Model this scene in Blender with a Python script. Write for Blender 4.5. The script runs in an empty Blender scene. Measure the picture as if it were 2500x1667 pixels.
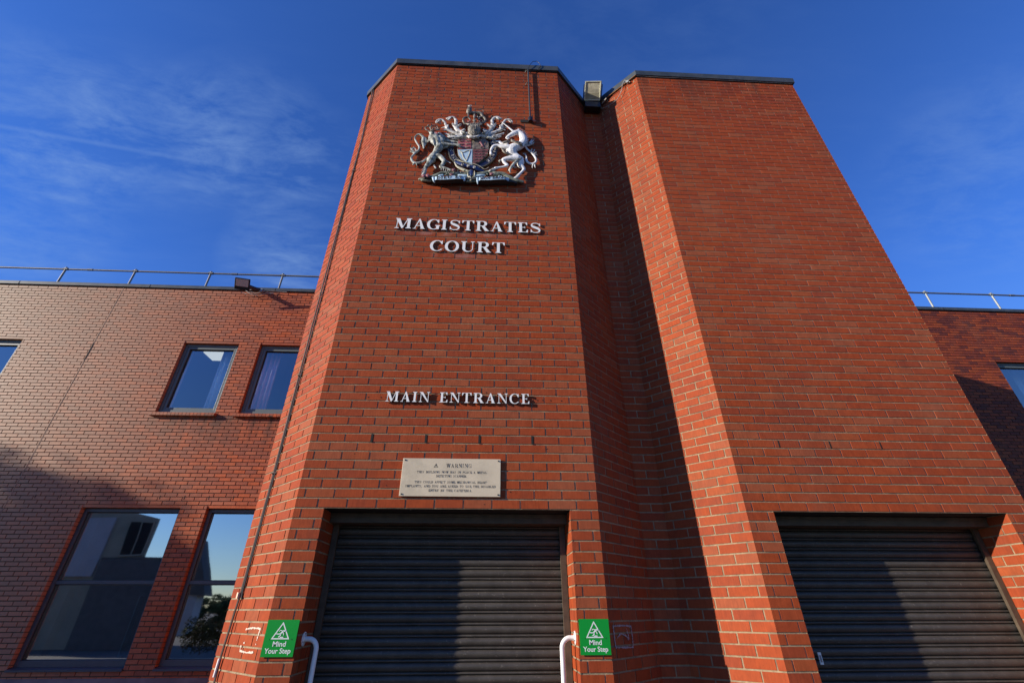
import bpy, bmesh, math, random
from mathutils import Vector, Matrix, noise
rnd = random.Random(7)
G = 2.35                      # ground to the door lintel; heights below are measured from the lintel
W = 2.3625                    # width of the first tower front
YW = 5.54                     # plane of the set-back wings
sc = bpy.context.scene
COL = sc.collection

# ------------------------------------------------------------------ camera
CAMX, CAMD, CAMH, FPX = 1.4917827, 3.7309582, 0.6870008, 1105.233
PIT, ROLL, YAW = 0.536626361, -0.0018280, 0.0506990
def cam_axes():
    cy, sy = math.cos(YAW), math.sin(YAW)
    f = Vector((sy*math.cos(PIT), cy*math.cos(PIT), math.sin(PIT)))
    r = Vector((cy, -sy, 0)); u = r.cross(f)
    return (r*math.cos(ROLL)+u*math.sin(ROLL), u*math.cos(ROLL)-r*math.sin(ROLL), f)
AR, AU, AF = cam_axes()
CP = Vector((CAMX, -CAMD, -CAMH))
cd = bpy.data.cameras.new('camera'); cam = bpy.data.objects.new('camera', cd); COL.objects.link(cam)
cd.sensor_width = 36.0; cd.lens = FPX/2500*36; cd.clip_start = 0.05; cd.clip_end = 3000
m = Matrix((AR, AU, -AF)).transposed().to_4x4(); m.translation = CP+Vector((0, 0, G)); cam.matrix_world = m
sc.camera = cam
def at(px, py, Y):
    """world point on the plane y=Y seen at a photograph pixel (used to measure real positions on known walls)"""
    d = AF+AR*((px-1250)/FPX)-AU*((py-833.5)/FPX)
    return CP+d*((Y-CP.y)/d.y)

# ------------------------------------------------------------------ light
SUN_EL = math.radians(17.0); SAZ = math.radians(17.7)      # light travels +x, a little +y
L = Vector((math.cos(SAZ)*math.cos(SUN_EL), math.sin(SAZ)*math.cos(SUN_EL), -math.sin(SUN_EL)))
sd = bpy.data.lights.new('sun', 'SUN'); so = bpy.data.objects.new('sun', sd); COL.objects.link(so)
sd.energy = 5.0; sd.angle = math.radians(0.5); sd.color = (1.0, 0.90, 0.78)
so.rotation_euler = L.to_track_quat('-Z', 'Y').to_euler(); so.location = (-20, -8, 12)
w = bpy.data.worlds.new("World"); sc.world = w; w.use_nodes = True
nt = w.node_tree; N = nt.nodes; K = nt.links
bg = N['Background']; bg.inputs['Strength'].default_value = 0.064
sky = N.new('ShaderNodeTexSky'); sky.sky_type = 'NISHITA'; sky.sun_disc = False
sky.sun_elevation = SUN_EL; sky.sun_rotation = math.atan2(-L.x, -L.y)
sky.air_density = 1.0; sky.dust_density = 0.0; sky.ozone_density = 3.0; sky.altitude = 50
tc = N.new('ShaderNodeTexCoord')
def mth(t, op, a, b=None, c=None, clamp=False):
    n = t.nodes.new('ShaderNodeMath'); n.operation = op; n.use_clamp = clamp
    for i, v in enumerate((a, b, c)):
        if v is None: continue
        if isinstance(v, (int, float)): n.inputs[i].default_value = v
        else: t.links.new(v, n.inputs[i])
    return n.outputs[0]
def ramp(t, fac, pts, interp='LINEAR'):
    n = t.nodes.new('ShaderNodeValToRGB'); n.color_ramp.interpolation = interp
    e = n.color_ramp.elements
    while len(e) < len(pts): e.new(0.5)
    for q, (p_, c_) in zip(e, pts):
        q.position = p_; q.color = (*c_, 1) if len(c_) == 3 else c_
    t.links.new(fac, n.inputs[0]); return n.outputs[0]
def noise_tex(t, vec, scale, detail=3, rough=.5, dist=0.0):
    n = t.nodes.new('ShaderNodeTexNoise'); n.inputs['Scale'].default_value = scale; n.inputs['Detail'].default_value = detail
    n.inputs['Roughness'].default_value = rough; n.inputs['Distortion'].default_value = dist
    if vec is not None: t.links.new(vec, n.inputs['Vector'])
    return n.outputs[0]
def mapping(t, vec, scale=(1, 1, 1), rot=(0, 0, 0), loc=(0, 0, 0)):
    n = t.nodes.new('ShaderNodeMapping'); n.inputs['Scale'].default_value = scale
    n.inputs['Rotation'].default_value = rot; n.inputs['Location'].default_value = loc
    t.links.new(vec, n.inputs['Vector']); return n.outputs[0]
def mixc(t, fac, a, b, mode='MIX'):
    n = t.nodes.new('ShaderNodeMix'); n.data_type = 'RGBA'; n.blend_type = mode
    for s, v in ((0, fac), (6, a), (7, b)):
        if isinstance(v, (int, float)): n.inputs[s].default_value = v
        elif isinstance(v, tuple): n.inputs[s].default_value = (*v, 1)
        else: t.links.new(v, n.inputs[s])
    return n.outputs[2]
# thin cirrus projected on a high flat layer, so streaks run with perspective
sep = N.new('ShaderNodeSeparateXYZ'); K.new(tc.outputs['Generated'], sep.inputs[0])
zc = mth(nt, 'MAXIMUM', sep.outputs[2], 0.06)
comb = N.new('ShaderNodeCombineXYZ')
K.new(mth(nt, 'DIVIDE', sep.outputs[0], zc), comb.inputs[0]); K.new(mth(nt, 'DIVIDE', sep.outputs[1], zc), comb.inputs[1])
v1 = mapping(nt, comb.outputs[0], (0.55, 1.5, 1), (0, 0, math.radians(-38)), (3.1, 1.7, 0))
n1 = noise_tex(nt, v1, 1.5, 9, .62, .6)
v2 = mapping(nt, comb.outputs[0], (.5, .9, 1), (0, 0, .3), (5.3, .4, 0))
n2 = noise_tex(nt, v2, 0.75, 3, .5)
v3 = mapping(nt, comb.outputs[0], (1.2, 5.5, 1), (0, 0, math.radians(-24)), (1, 4, 0))
n3 = noise_tex(nt, v3, 2.6, 8, .6, .3)
cl = mth(nt, 'MULTIPLY', ramp(nt, n1, [(.46, (0, 0, 0)), (.76, (1, 1, 1))]), ramp(nt, n2, [(.44, (0, 0, 0)), (.66, (1, 1, 1))]))
cl2 = mth(nt, 'MULTIPLY', ramp(nt, n3, [(.5, (0, 0, 0)), (.85, (1, 1, 1))]), ramp(nt, n2, [(.38, (0, 0, 0)), (.6, (1, 1, 1))]))
cloud = mth(nt, 'ADD', mth(nt, 'MULTIPLY', cl, .05), mth(nt, 'MULTIPLY', cl2, .04))
def pdir(px, py):
    return (AF+AR*((px-1250)/FPX)-AU*((py-833.5)/FPX)).normalized()
def soft_patch(px, py, r0, r1, amt):
    d = pdir(px, py); n = N.new('ShaderNodeVectorMath'); n.operation = 'DOT_PRODUCT'
    nn = N.new('ShaderNodeVectorMath'); nn.operation = 'NORMALIZE'; K.new(tc.outputs['Generated'], nn.inputs[0])
    K.new(nn.outputs[0], n.inputs[0]); n.inputs[1].default_value = d
    return mth(nt, 'MULTIPLY', ramp(nt, n.outputs['Value'], [(math.cos(r1), (0, 0, 0)), (math.cos(r0), (1, 1, 1))], 'EASE'), amt)
v4 = mapping(nt, comb.outputs[0], (1.6, 3.6, 1), (0, 0, math.radians(-31)), (2, 7, 0))
n4 = noise_tex(nt, v4, 3.0, 12, .66, .35)
v5 = mapping(nt, comb.outputs[0], (1, 1.6, 1), (0, 0, math.radians(20)), (4, 1, 0))
n5 = noise_tex(nt, v5, 9, 8, .65, .2)
wisp = mth(nt, 'ADD', mth(nt, 'MULTIPLY', n1, .55), mth(nt, 'ADD', mth(nt, 'MULTIPLY', n4, .75), mth(nt, 'MULTIPLY', n5, .30)))
wisp = ramp(nt, wisp, [(.70, (0, 0, 0)), (1.0, (1, 1, 1))])
for a in ((620, 350, .02, .15, .36), (400, 340, .02, .14, .30), (120, 300, .02, .14, .30), (30, 500, .02, .16, .26), (2430, 430, .02, .18, .20), (700, 650, .01, .12, .40), (800, 420, .02, .12, .18), (1500, 60, .02, .3, .07)):
    cloud = mth(nt, 'ADD', cloud, mth(nt, 'MULTIPLY', soft_patch(*a), wisp))
# a dissolving contrail along a great circle
ca, cb = pdir(0, 308), pdir(470, 392)
cn = ca.cross(cb).normalized()
nn = N.new('ShaderNodeVectorMath'); nn.operation = 'NORMALIZE'; K.new(tc.outputs['Generated'], nn.inputs[0])
dd = N.new('ShaderNodeVectorMath'); dd.operation = 'DOT_PRODUCT'; K.new(nn.outputs[0], dd.inputs[0]); dd.inputs[1].default_value = cn
ab = mth(nt, 'ABSOLUTE', dd.outputs['Value'])
trail = ramp(nt, mth(nt, 'MULTIPLY', ab, 100), [(0.0, (1, 1, 1)), (.55, (0, 0, 0))], 'EASE')
trail = mth(nt, 'MULTIPLY', trail, soft_patch(40, 316, .02, .30, .20))
cloud = mth(nt, 'ADD', cloud, mth(nt, 'MULTIPLY', trail, mth(nt, 'ADD', n1, .35)), clamp=True)
tint = ramp(nt, sep.outputs[2], [(0.0, (1.10, 1.15, 1.30)), (.22, (.80, 1.14, 1.80)), (.5, (.66, 1.18, 2.30))])
skyc = mixc(nt, 1.0, sky.outputs[0], tint, 'MULTIPLY')
K.new(mixc(nt, cloud, skyc, (3.0, 4.8, 8.2)), bg.inputs['Color'])
sc.view_settings.view_transform = 'Standard'; sc.view_settings.look = 'None'
sc.view_settings.exposure = 0.55; sc.view_settings.gamma = 1.0
sc.render.engine = 'CYCLES'; sc.cycles.use_denoising = True; sc.cycles.max_bounces = 8; sc.cycles.transparent_max_bounces = 16

# ------------------------------------------------------------------ helpers
class MB:
    def __init__(s): s.v = []; s.f = []; s.mi = []
    def V(s, p): s.v.append((p[0], p[1], p[2]+G)); return len(s.v)-1
    def face(s, pts, mi=0): s.f.append([s.V(p) for p in pts]); s.mi.append(mi)
    def box(s, x0, x1, y0, y1, z0, z1, mi=0, M=None):
        c = [Vector((x, y, z)) for z in (z0, z1) for y in (y0, y1) for x in (x0, x1)]
        if M is not None: c = [M @ q for q in c]
        i = [s.V(q) for q in c]
        for q in ((0, 2, 3, 1), (4, 5, 7, 6), (0, 1, 5, 4), (2, 6, 7, 3), (0, 4, 6, 2), (1, 3, 7, 5)):
            s.f.append([i[k] for k in q]); s.mi.append(mi)
    def tube(s, pts, r, n=8, mi=0, caps=True, flat=1.0):
        pts = [Vector(p) for p in pts]; rs = r if isinstance(r, (list, tuple)) else [r]*len(pts)
        rings = []; up = None
        for k, p in enumerate(pts):
            t = (pts[min(k+1, len(pts)-1)]-pts[max(k-1, 0)]).normalized()
            if up is None:
                up = Vector((0, 0, 1)) if abs(t.z) < .9 else Vector((0, 1, 0))
            a = t.cross(up); a = a.normalized() if a.length > 1e-6 else Vector((1, 0, 0)); b = a.cross(t).normalized(); up = b
            rings.append([s.V(p+(a*math.cos(q)+b*math.sin(q)*flat)*rs[k]) for q in [2*math.pi*j/n for j in range(n)]])
        for A, B in zip(rings, rings[1:]):
            for j in range(n):
                s.f.append([A[j], A[(j+1) % n], B[(j+1) % n], B[j]]); s.mi.append(mi)
        if caps:
            s.f.append(rings[0][::-1]); s.mi.append(mi); s.f.append(rings[-1]); s.mi.append(mi)
    def prism(s, poly, y0, y1, mi=0):
        """poly in x,z ; extruded from y0 (front) to y1"""
        a = sum(poly[i][0]*poly[(i+1) % len(poly)][1]-poly[(i+1) % len(poly)][0]*poly[i][1] for i in range(len(poly)))
        if a < 0: poly = poly[::-1]
        n = len(poly)
        F = [s.V((x, y0, z)) for x, z in poly]; B = [s.V((x, y1, z)) for x, z in poly]
        s.f.append(F); s.mi.append(mi); s.f.append(B[::-1]); s.mi.append(mi)
        for i in range(n):
            s.f.append([F[(i+1) % n], F[i], B[i], B[(i+1) % n]]); s.mi.append(mi)
    def sphere(s, c, r, n=10, mi=0):
        rx, ry, rz = r if isinstance(r, (tuple, list)) else (r, r, r)
        rows = []
        for i in range(1, n//2):
            t = math.pi*i/(n//2)
            rows.append([s.V((c[0]+rx*math.sin(t)*math.cos(2*math.pi*j/n), c[1]+ry*math.sin(t)*math.sin(2*math.pi*j/n), c[2]+rz*math.cos(t))) for j in range(n)])
        T = s.V((c[0], c[1], c[2]+rz)); B = s.V((c[0], c[1], c[2]-rz))
        for j in range(n):
            s.f.append([T, rows[0][j], rows[0][(j+1) % n]]); s.mi.append(mi)
            s.f.append([B, rows[-1][(j+1) % n], rows[-1][j]]); s.mi.append(mi)
        for A, C in zip(rows, rows[1:]):
            for j in range(n):
                s.f.append([A[j], C[j], C[(j+1) % n], A[(j+1) % n]]); s.mi.append(mi)
    def build(s, name, mats, parent=None, smooth=None, bevel=0):
        me = bpy.data.meshes.new(name); me.from_pydata(s.v, [], s.f)
        mats = mats if isinstance(mats, (list, tuple)) else [mats]
        for q in mats: me.materials.append(q)
        me.polygons.foreach_set('material_index', s.mi)
        if smooth is not None:
            me.polygons.foreach_set('use_smooth', [True]*len(me.polygons)); me.set_sharp_from_angle(angle=math.radians(smooth))
        me.update()
        o = bpy.data.objects.new(name, me); COL.objects.link(o)
        if parent is not None: adopt(o, parent)
        if bevel:
            b = o.modifiers.new('bevel', 'BEVEL'); b.width = bevel; b.segments = 2; b.limit_method = 'ANGLE'
        return o
def adopt(o, parent):
    o.parent = parent; o.matrix_parent_inverse = world_of(parent).inverted()
def world_of(o):
    m_ = Matrix.Translation(o.location)
    return world_of(o.parent) @ o.matrix_parent_inverse @ m_ if o.parent else m_
def thing(name, label, cat, loc=(0, 0, 0), group=None):
    o = bpy.data.objects.new(name, None); COL.objects.link(o); o.empty_display_size = .2
    o.location = (loc[0], loc[1], loc[2]+G); o['label'] = label; o['category'] = cat
    if group: o['group'] = group
    return o
def tag(o, label, cat, group=None):
    o['label'] = label; o['category'] = cat
    if group: o['group'] = group
    return o

# ------------------------------------------------------------------ materials
def mat(name, col=(.5, .5, .5), rough=.6, metal=0.0, spec=.5, var=0.0, vscale=8.0, bump=0.0, bscale=60.0, dirt=None, dscale=3.0, dpts=(.45, .7), emis=None):
    M_ = bpy.data.materials.new(name); M_.use_nodes = True; t = M_.node_tree; b = t.nodes['Principled BSDF']
    b.inputs['Roughness'].default_value = rough; b.inputs['Metallic'].default_value = metal; b.inputs['Specular IOR Level'].default_value = spec
    co = t.nodes.new('ShaderNodeTexCoord').outputs['Object']
    c = None
    if var:
        n_ = noise_tex(t, co, vscale, 5, .6)
        c = ramp(t, n_, [(.3, tuple(x*(1-var) for x in col)), (.7, tuple(min(1, x*(1+var)) for x in col))])
    if dirt:
        n_ = noise_tex(t, co, dscale, 7, .65)
        c = mixc(t, ramp(t, n_, [(dpts[0], (0, 0, 0)), (dpts[1], (1, 1, 1))]), c if c is not None else col, dirt)
    if c is not None: t.links.new(c, b.inputs['Base Color'])
    else: b.inputs['Base Color'].default_value = (*col, 1)
    if bump:
        bn = t.nodes.new('ShaderNodeBump'); bn.inputs['Strength'].default_value = bump; bn.inputs['Distance'].default_value = .004
        t.links.new(noise_tex(t, co, bscale, 4, .6), bn.inputs['Height']); t.links.new(bn.outputs[0], b.inputs['Normal'])
    if emis: b.inputs['Emission Color'].default_value = (*emis[0], 1); b.inputs['Emission Strength'].default_value = emis[1]
    return M_

def brick_mat(name, cols, rough=.5, stain_and_light=None, spec=.5, streak=.10, pores=.35, grime=.38):
    M_ = bpy.data.materials.new(name); M_.use_nodes = True; t = M_.node_tree; b = t.nodes['Principled BSDF']
    co = t.nodes.new('ShaderNodeTexCoord').outputs['Object']
    ge = t.nodes.new('ShaderNodeNewGeometry')
    n = len(cols)
    c = ramp(t, ge.outputs['Random Per Island'], [((i+.0)/n, cols[i]) for i in range(n)], 'CONSTANT')
    # drag marks, mottling
    st = noise_tex(t, mapping(t, co, (95, 95, 9)), 1.0, 4, .6)
    c = mixc(t, 1.0, c, ramp(t, st, [(.3, (1-streak*1.4,)*3), (.7, (1+streak,)*3)]), 'MULTIPLY')
    mo = noise_tex(t, co, 14, 5, .65)
    c = mixc(t, 1.0, c, ramp(t, mo, [(.3, (.84, .82, .82)), (.72, (1.12, 1.1, 1.08))]), 'MULTIPLY')
    # large weather bands
    lg = noise_tex(t, mapping(t, co, (1.8, 1.8, .45)), 1.1, 6, .65)
    c = mixc(t, ramp(t, lg, [(.5, (0, 0, 0)), (.8, (grime,)*3)]), c, (.085, .045, .035))
    pz = noise_tex(t, mapping(t, co, (1, 1, .8), loc=(7, 3, 2)), .9, 6, .7)
    c = mixc(t, ramp(t, pz, [(.55, (0, 0, 0)), (.78, (.16, .16, .16))]), c, (.40, .20, .12))
    # fired spots
    vo = t.nodes.new('ShaderNodeTexVoronoi'); vo.inputs['Scale'].default_value = 55; t.links.new(co, vo.inputs['Vector'])
    pk = mth(t, 'LESS_THAN', vo.outputs['Distance'], .13)
    sel = mth(t, 'GREATER_THAN', noise_tex(t, co, 5, 3, .5), .54)
    c = mixc(t, mth(t, 'MULTIPLY', mth(t, 'MULTIPLY', pk, sel), pores), c, (.06, .02, .015))
    if stain_and_light: c = stain_and_light(t, co, c)
    t.links.new(c, b.inputs['Base Color'])
    ro = mth(t, 'ADD', mth(t, 'MULTIPLY', mo, .3), rough-.15); t.links.new(ro, b.inputs['Roughness'])
    b.inputs['Specular IOR Level'].default_value = spec
    bn = t.nodes.new('ShaderNodeBump'); bn.inputs['Strength'].default_value = .5; bn.inputs['Distance'].default_value = .0015
    h = mth(t, 'ADD', st, noise_tex(t, co, 160, 3, .6)); t.links.new(h, bn.inputs['Height']); t.links.new(bn.outputs[0], b.inputs['Normal'])
    return M_
def sill_stain_and_sheen(t, co, c):
    """dark run-off below the two upper sills and grazing-sun sheen painted paler on the left half"""
    s = t.nodes.new('ShaderNodeSeparateXYZ'); t.links.new(co, s.inputs[0])
    runs = noise_tex(t, mapping(t, co, (3.2, 1, .22)), 1.6, 6, .65)
    m0 = ramp(t, mth(t, 'MULTIPLY_ADD', s.outputs[2], -1, G+2.85), [(0, (0, 0, 0)), (.01, (1, 1, 1)), (.25, (.6, .6, .6)), (1, (0, 0, 0))])
    gx = ramp(t, mth(t, 'DIVIDE', mth(t, 'ADD', s.outputs[0], 6.4), 5.0), [(.05, (0, 0, 0)), (.3, (1, 1, 1)), (.85, (1, 1, 1)), (1, (0, 0, 0))])
    k = mth(t, 'MULTIPLY', mth(t, 'MULTIPLY', m0, gx), ramp(t, runs, [(.40, (0, 0, 0)), (.60, (.85, .85, .85))]))
    c = mixc(t, k, c, (.045, .04, .03))
    top = ramp(t, mth(t, 'MULTIPLY_ADD', s.outputs[2], 1, -(G+5.3)), [(0, (0, 0, 0)), (.8, (.45, .45, .45))])
    c = mixc(t, mth(t, 'MULTIPLY', top, ramp(t, runs, [(.5, (0, 0, 0)), (.7, (1, 1, 1))])), c, (.07, .04, .03))
    sheen = ramp(t, mth(t, 'DIVIDE', mth(t, 'ADD', s.outputs[0], 10.5), 7.0), [(0, (.85, .85, .85)), (.5, (.42, .42, .42)), (.85, (.08, .08, .08)), (1, (.0, .0, .0))])  # sun sheen on the wall put into the colour, palest at far left
    return mixc(t, sheen, c, (.53, .40, .262))
def top_stain_and_glint(t, co, c):
    s = t.nodes.new('ShaderNodeSeparateXYZ'); t.links.new(co, s.inputs[0])
    top = ramp(t, mth(t, 'MULTIPLY_ADD', s.outputs[2], 1, -(G+5.25)), [(0, (0, 0, 0)), (.9, (.8, .8, .8))])
    n_ = noise_tex(t, mapping(t, co, (4, 4, .6)), 1.5, 6, .65)
    c = mixc(t, mth(t, 'MULTIPLY', top, ramp(t, n_, [(.45, (0, 0, 0)), (.68, (.85, .85, .85))])), c, (.05, .03, .022))
    # light bounced off the letters, painted pale on the brick
    lo = mth(t, 'MULTIPLY', ramp(t, mth(t, 'ABSOLUTE', mth(t, 'ADD', s.outputs[2], -(G+2.59))), [(0, (1, 1, 1)), (.06, (0, 0, 0))]),
             ramp(t, mth(t, 'ABSOLUTE', mth(t, 'ADD', s.outputs[0], -1.2)), [(.3, (1, 1, 1)), (.45, (0, 0, 0))]))
    hi = mth(t, 'MULTIPLY', ramp(t, mth(t, 'ABSOLUTE', mth(t, 'ADD', s.outputs[2], -(G+2.905))), [(0, (1, 1, 1)), (.05, (0, 0, 0))]),
             ramp(t, mth(t, 'ABSOLUTE', mth(t, 'ADD', s.outputs[0], -1.1)), [(.5, (1, 1, 1)), (.75, (0, 0, 0))]))
    k = mth(t, 'MULTIPLY', mth(t, 'ADD', lo, hi), ramp(t, noise_tex(t, co, 9, 3, .5), [(.42, (0, 0, 0)), (.62, (.3, .3, .3))]))
    return mixc(t, k, c, (.45, .33, .30))
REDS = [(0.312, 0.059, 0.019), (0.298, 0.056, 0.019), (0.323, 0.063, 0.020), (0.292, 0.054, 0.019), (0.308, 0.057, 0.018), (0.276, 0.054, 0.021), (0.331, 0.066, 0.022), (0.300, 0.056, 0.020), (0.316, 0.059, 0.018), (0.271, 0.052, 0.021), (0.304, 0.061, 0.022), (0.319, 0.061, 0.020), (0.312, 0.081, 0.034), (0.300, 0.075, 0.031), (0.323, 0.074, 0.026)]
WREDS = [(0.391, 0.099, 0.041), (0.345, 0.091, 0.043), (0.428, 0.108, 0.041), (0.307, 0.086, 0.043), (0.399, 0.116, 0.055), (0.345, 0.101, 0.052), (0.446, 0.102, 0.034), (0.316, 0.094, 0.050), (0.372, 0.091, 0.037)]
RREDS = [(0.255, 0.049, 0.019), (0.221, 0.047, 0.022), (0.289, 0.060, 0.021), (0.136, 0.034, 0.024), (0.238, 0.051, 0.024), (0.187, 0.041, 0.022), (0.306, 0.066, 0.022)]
M_brick = brick_mat('red_brick', REDS, .62, top_stain_and_glint, spec=.08)
M_wing = brick_mat('weathered_sheen_brick', WREDS, .50, sill_stain_and_sheen, spec=.13, streak=.12, grime=.35)
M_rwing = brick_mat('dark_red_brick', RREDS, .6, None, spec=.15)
M_mortar = mat('mortar', (.30, .215, .125), .9, var=.25, vscale=40, bump=.6, bscale=300, dirt=(.12, .09, .06), dscale=6)
M_mortar_w = mat('dark_mortar', (.085, .06, .04), .9, var=.3, vscale=30, bump=.6, bscale=300)
M_coping = mat('coping_metal', (.055, .065, .062), .38, 0.25, var=.25, vscale=5, dirt=(.10, .10, .09), dscale=4)
M_dark = mat('dark_void', (.01, .009, .008), .9)
M_frame = mat('window_frame_grey', (.095, .115, .108), .42, var=.08, vscale=6)
M_framed = mat('window_frame_dark', (.06, .065, .075), .4, var=.1)
M_shutter = mat('shutter_metal', (.062, .053, .043), .42, .0, .42, var=.25, vscale=9, bump=.4, bscale=220, dirt=(.24, .21, .17), dscale=55, dpts=(.60, .76))
M_rust = mat('brown_steel', (.075, .052, .032), .6, var=.35, vscale=12)
M_white = mat('white_paint', (.80, .79, .75), .35, var=.05, vscale=20)
M_letter = mat('letter_face', (.80, .785, .745), .5, var=.04, vscale=10)
M_letterside = mat('letter_edge', (.12, .11, .12), .5)
M_black = mat('black_plastic', (.012, .012, .014), .4)
M_blackp = mat('black_pipe', (.03, .035, .035), .5)
M_cable = mat('grey_cable', (.33, .31, .28), .6)
M_cabler = mat('orange_cable', (.42, .20, .06), .6)
M_galv = mat('galvanised_steel', (.26, .28, .27), .5, .3, var=.15, vscale=20)
M_dull = mat('dull_rail', (.16, .165, .165), .5, .3, var=.2, vscale=12)
M_plaque = mat('brushed_brass', (.64, .53, .36), .45, .1, var=.12, vscale=4, dirt=(.42, .36, .24), dscale=5, dpts=(.5, .8))
M_engr = mat('engraved_fill', (.06, .045, .03), .7)
M_green = mat('green_enamel', (.0, .27, .025), .32, var=.03, vscale=5)
M_signw = mat('sign_white', (.72, .74, .70), .45)
M_lens = mat('old_lamp_glass', (.60, .56, .41), .22, 0, .6, var=.4, vscale=9, dirt=(.30, .28, .20), dscale=7)
M_lensf = mat('lamp_rim', (.60, .60, .44), .4, var=.2, vscale=20)
M_led = mat('led_panel', (.46, .42, .38), .35, var=.06)
M_tape = mat('bronze_tape', (.16, .115, .085), .55, .3, var=.3, vscale=6)
M_cream = mat('cream_plaster', (.42, .38, .30), .9, var=.08, vscale=2)
M_ceil = mat('ceiling_tile', (.35, .35, .36), .9)
M_light = mat('ceiling_light', (.8, .8, .7), .6, emis=((.95, .95, .80), .55))
M_curt = mat('pale_curtain', (.60, .70, .78), .85, var=.15, vscale=6)
M_curt2 = mat('lilac_curtain', (.62, .54, .70), .85, var=.15, vscale=6)
M_residue = mat('pale_adhesive', (.60, .49, .39), .8, var=.25, vscale=50)
M_residue2 = mat('grey_adhesive', (.30, .25, .25), .8, var=.3, vscale=50)
M_asph = mat('asphalt', (.055, .054, .052), .9, var=.3, vscale=3, bump=.5, bscale=90)
M_slab = mat('paving', (.09, .08, .07), .85, var=.2, vscale=2, bump=.3, bscale=60)
M_bark = mat('bark', (.075, .055, .04), .9, var=.35, vscale=12, bump=.8, bscale=25)
M_render = mat('house_render', (.30, .27, .19), .9, var=.15, vscale=1)
M_render2 = mat('pale_panel', (.40, .38, .38), .8, var=.08, vscale=1)
M_slate = mat('slate', (.07, .065, .062), .7, var=.3, vscale=3)
def leaf_mat(name, a, b_):
    M_ = bpy.data.materials.new(name); M_.use_nodes = True; t = M_.node_tree; b = t.nodes['Principled BSDF']
    ge = t.nodes.new('ShaderNodeNewGeometry'); t.links.new(ramp(t, ge.outputs['Random Per Island'], [(0, a), (1, b_)]), b.inputs['Base Color'])
    b.inputs['Roughness'].default_value = .9; b.inputs['Specular IOR Level'].default_value = .1; return M_
M_leaf = leaf_mat('tree_leaf', (.035, .06, .02), (.075, .11, .035))
M_hedge = leaf_mat('hedge_leaf', (.03, .042, .012), (.085, .09, .02))
def glass(name, refl, tint):
    M_ = bpy.data.materials.new(name); M_.use_nodes = True; t = M_.node_tree; t.nodes.clear()
    out = t.nodes.new('ShaderNodeOutputMaterial'); mx = t.nodes.new('ShaderNodeMixShader')
    tr = t.nodes.new('ShaderNodeBsdfTransparent'); tr.inputs[0].default_value = (*tint, 1)
    gl = t.nodes.new('ShaderNodeBsdfGlossy'); gl.inputs['Roughness'].default_value = .022; gl.inputs[0].default_value = (.96, .98, 1, 1)
    lw = t.nodes.new('ShaderNodeLayerWeight'); lw.inputs[0].default_value = .55
    f = mth(t, 'ADD', mth(t, 'MULTIPLY', lw.outputs['Facing'], .45), refl, clamp=True)
    co = t.nodes.new('ShaderNodeTexCoord').outputs['Object']
    bn = t.nodes.new('ShaderNodeBump'); bn.inputs['Strength'].default_value = .035; bn.inputs['Distance'].default_value = .05
    t.links.new(noise_tex(t, co, .9, 1, .4), bn.inputs['Height']); t.links.new(bn.outputs[0], gl.inputs['Normal'])
    t.links.new(f, mx.inputs[0]); t.links.new(tr.outputs[0], mx.inputs[1]); t.links.new(gl.outputs[0], mx.inputs[2]); t.links.new(mx.outputs[0], out.inputs[0])
    return M_
M_glass = glass('window_glass', .12, (.82, .88, .90)); M_glass2 = glass('mirror_glass', .52, (.55, .60, .64))

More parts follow.
